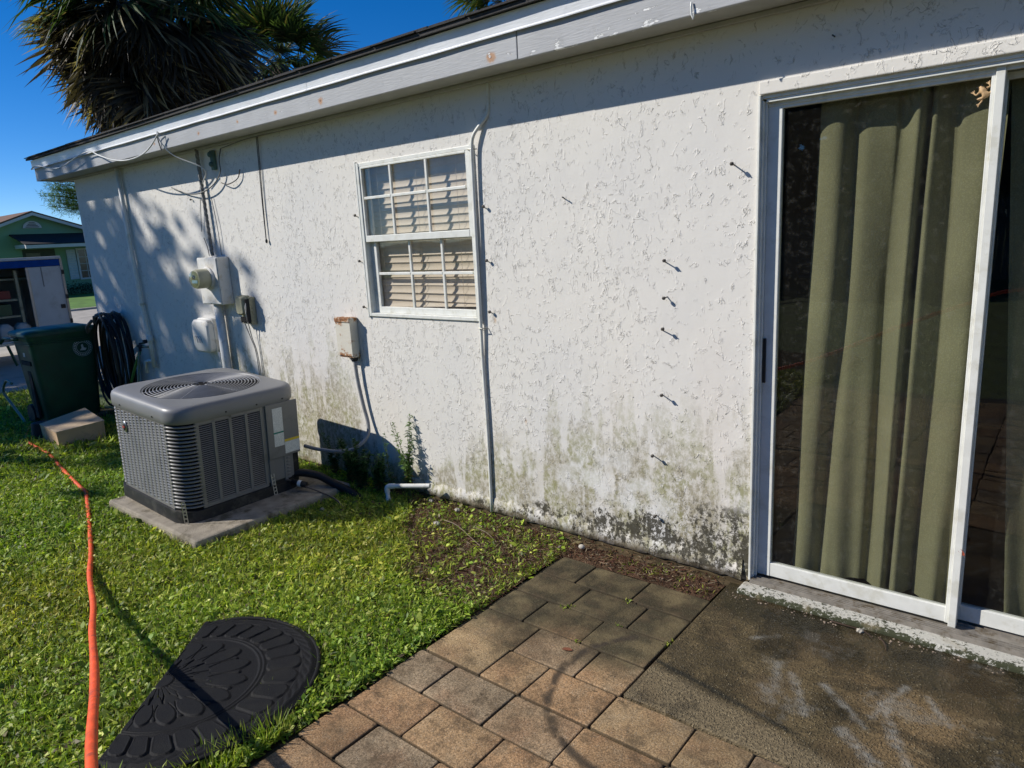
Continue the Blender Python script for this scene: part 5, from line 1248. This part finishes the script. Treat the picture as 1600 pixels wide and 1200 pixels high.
b = B(); b.add([(1.6,7.35,2.22),(1.6,12.4,2.22),(.01,12.0,2.62),(.01,7.28,2.66),(1.6,7.35,2.26),(1.6,12.4,2.26),(.01,12.0,2.70),(.01,7.28,2.72)], [(0,3,2,1),(4,5,6,7),(0,1,5,4),(1,2,6,5),(2,3,7,6),(3,0,4,7)])
b.build('porch_roof', M_rf2, t); B().box(1.5,1.62,7.35,12.4,2.08,2.215).build('porch_fascia', M_trim, t); B().box(.05,1.5,7.4,7.45,2.1,2.25).build('porch_fascia', M_trim, t)
B().box(.01,.03,7.65,8.9,-.05,2.05).build('alcove', simple('alcove', (.06,.07,.05), .9), t); B().box(.03,.08,7.75,8.3,.2,1.9).build('door', simple('old_door', (.16,.15,.11), .7), t)
wi = B().box(.01,.08,9.74,10.75,.60,2.02).build('window', M_trim, t); B().box(.081,.09,9.82,10.67,.68,1.94).build('pane', simple('far_glass', (.03,.03,.035), .1), wi)
for y_ in (10.1,10.38): B().box(.091,.10,y_-.012,y_+.012,.68,1.94).build('muntin', M_trim, wi)
for z_ in (1.0,1.32,1.62): B().box(.091,.10,9.82,10.67,z_-.012,z_+.012).build('muntin', M_trim, wi)
for y0_ in (9.34,10.80): 
    sh = B().box(.01,.05,y0_,y0_+.37,.64,1.98).build('shutter', simple('pale_shutter', (.42,.50,.55), .6), t)
    for k in range(11): B().box(.051,.062,y0_+.04,y0_+.33,.72+k*.11,.76+k*.11).build('shutter_slat', M_trim, sh)
for k in range(5):
    y_ = 9.1+k*.5; r = np.random.RandomState(60+k); nl = 260; P = r.normal(0, .17, (nl,3))*[1,1.2,.9]+[0,0,.25]; D = r.normal(0,1,(nl,3)); D /= np.linalg.norm(D,axis=1,keepdims=True); L = r.uniform(.06,.12,nl)
    o = bpy.data.objects.new('shrub', leaf_mesh('shrub', P, D, L, L*.4, .1, np.array([.03,.055,.02])*r.uniform(.5,1.5,nl)[:,None], 2)); C.objects.link(o); o.location = (-35.4, y_, -.06)
    tag(o, 'low dark shrub at the foot of the mint green house, ' + ('leftmost','second leftmost','middle','second rightmost','rightmost')[k], 'shrub', 'shrubs below the neighbour window')
# neighbour's lawn and curb
struct(B().add([(-36.5,-30,-.028),(-24.5,-30,-.028),(-24.5,60,-.028),(-36.5,60,-.028)], [(0,1,2,3)]).build('neighbour_lawn', simple('sunny_lawn', (.10,.20,.03), .95, .3, 2)))
struct(B().box(-24.62,-24.42,-30,60,-.1,.03).build('kerb', M_drive))

# ------------------------------------------------------------------ trees and fence added behind the viewer to darken the door glass reflection
for k, (x, y, h_, r_) in enumerate(((-5.5,-19,3.4,3.2),(1,-21,3.6,3.4),(7,-19,3.6,3.2),(12.5,-17,3.4,3.2),(-11,-23,3.0,3.2))):
    broad_tree(x, y, h_, r_, 5200, 70+k, 'unseen bushy tree added behind the viewer to darken the door glass reflection, number %s from the west' % ('two','three','four','five','one')[k], 'reflection_tree', .42, (.03,.05,.015), .95)
t = thing('reflection_fence', 'unseen grey board fence added behind the viewer for the door glass reflection', 'fence', (0,-17,0)); fm = B().box(-.07,.07,-.01,.01,-.05,1.8).mesh('board', simple('fence_board', (.16,.14,.12), .9, .25, 3)); 
for k in range(220): inst(fm, 'board', t, Matrix.Translation((-16+.15*k, 0, random.uniform(-.01,.01))))
B().box(-16,17,-.05,-.012,.4,.49).build('rail', M_wireg, t); B().box(-16,17,-.05,-.012,1.4,1.49).build('rail', M_wireg, t)
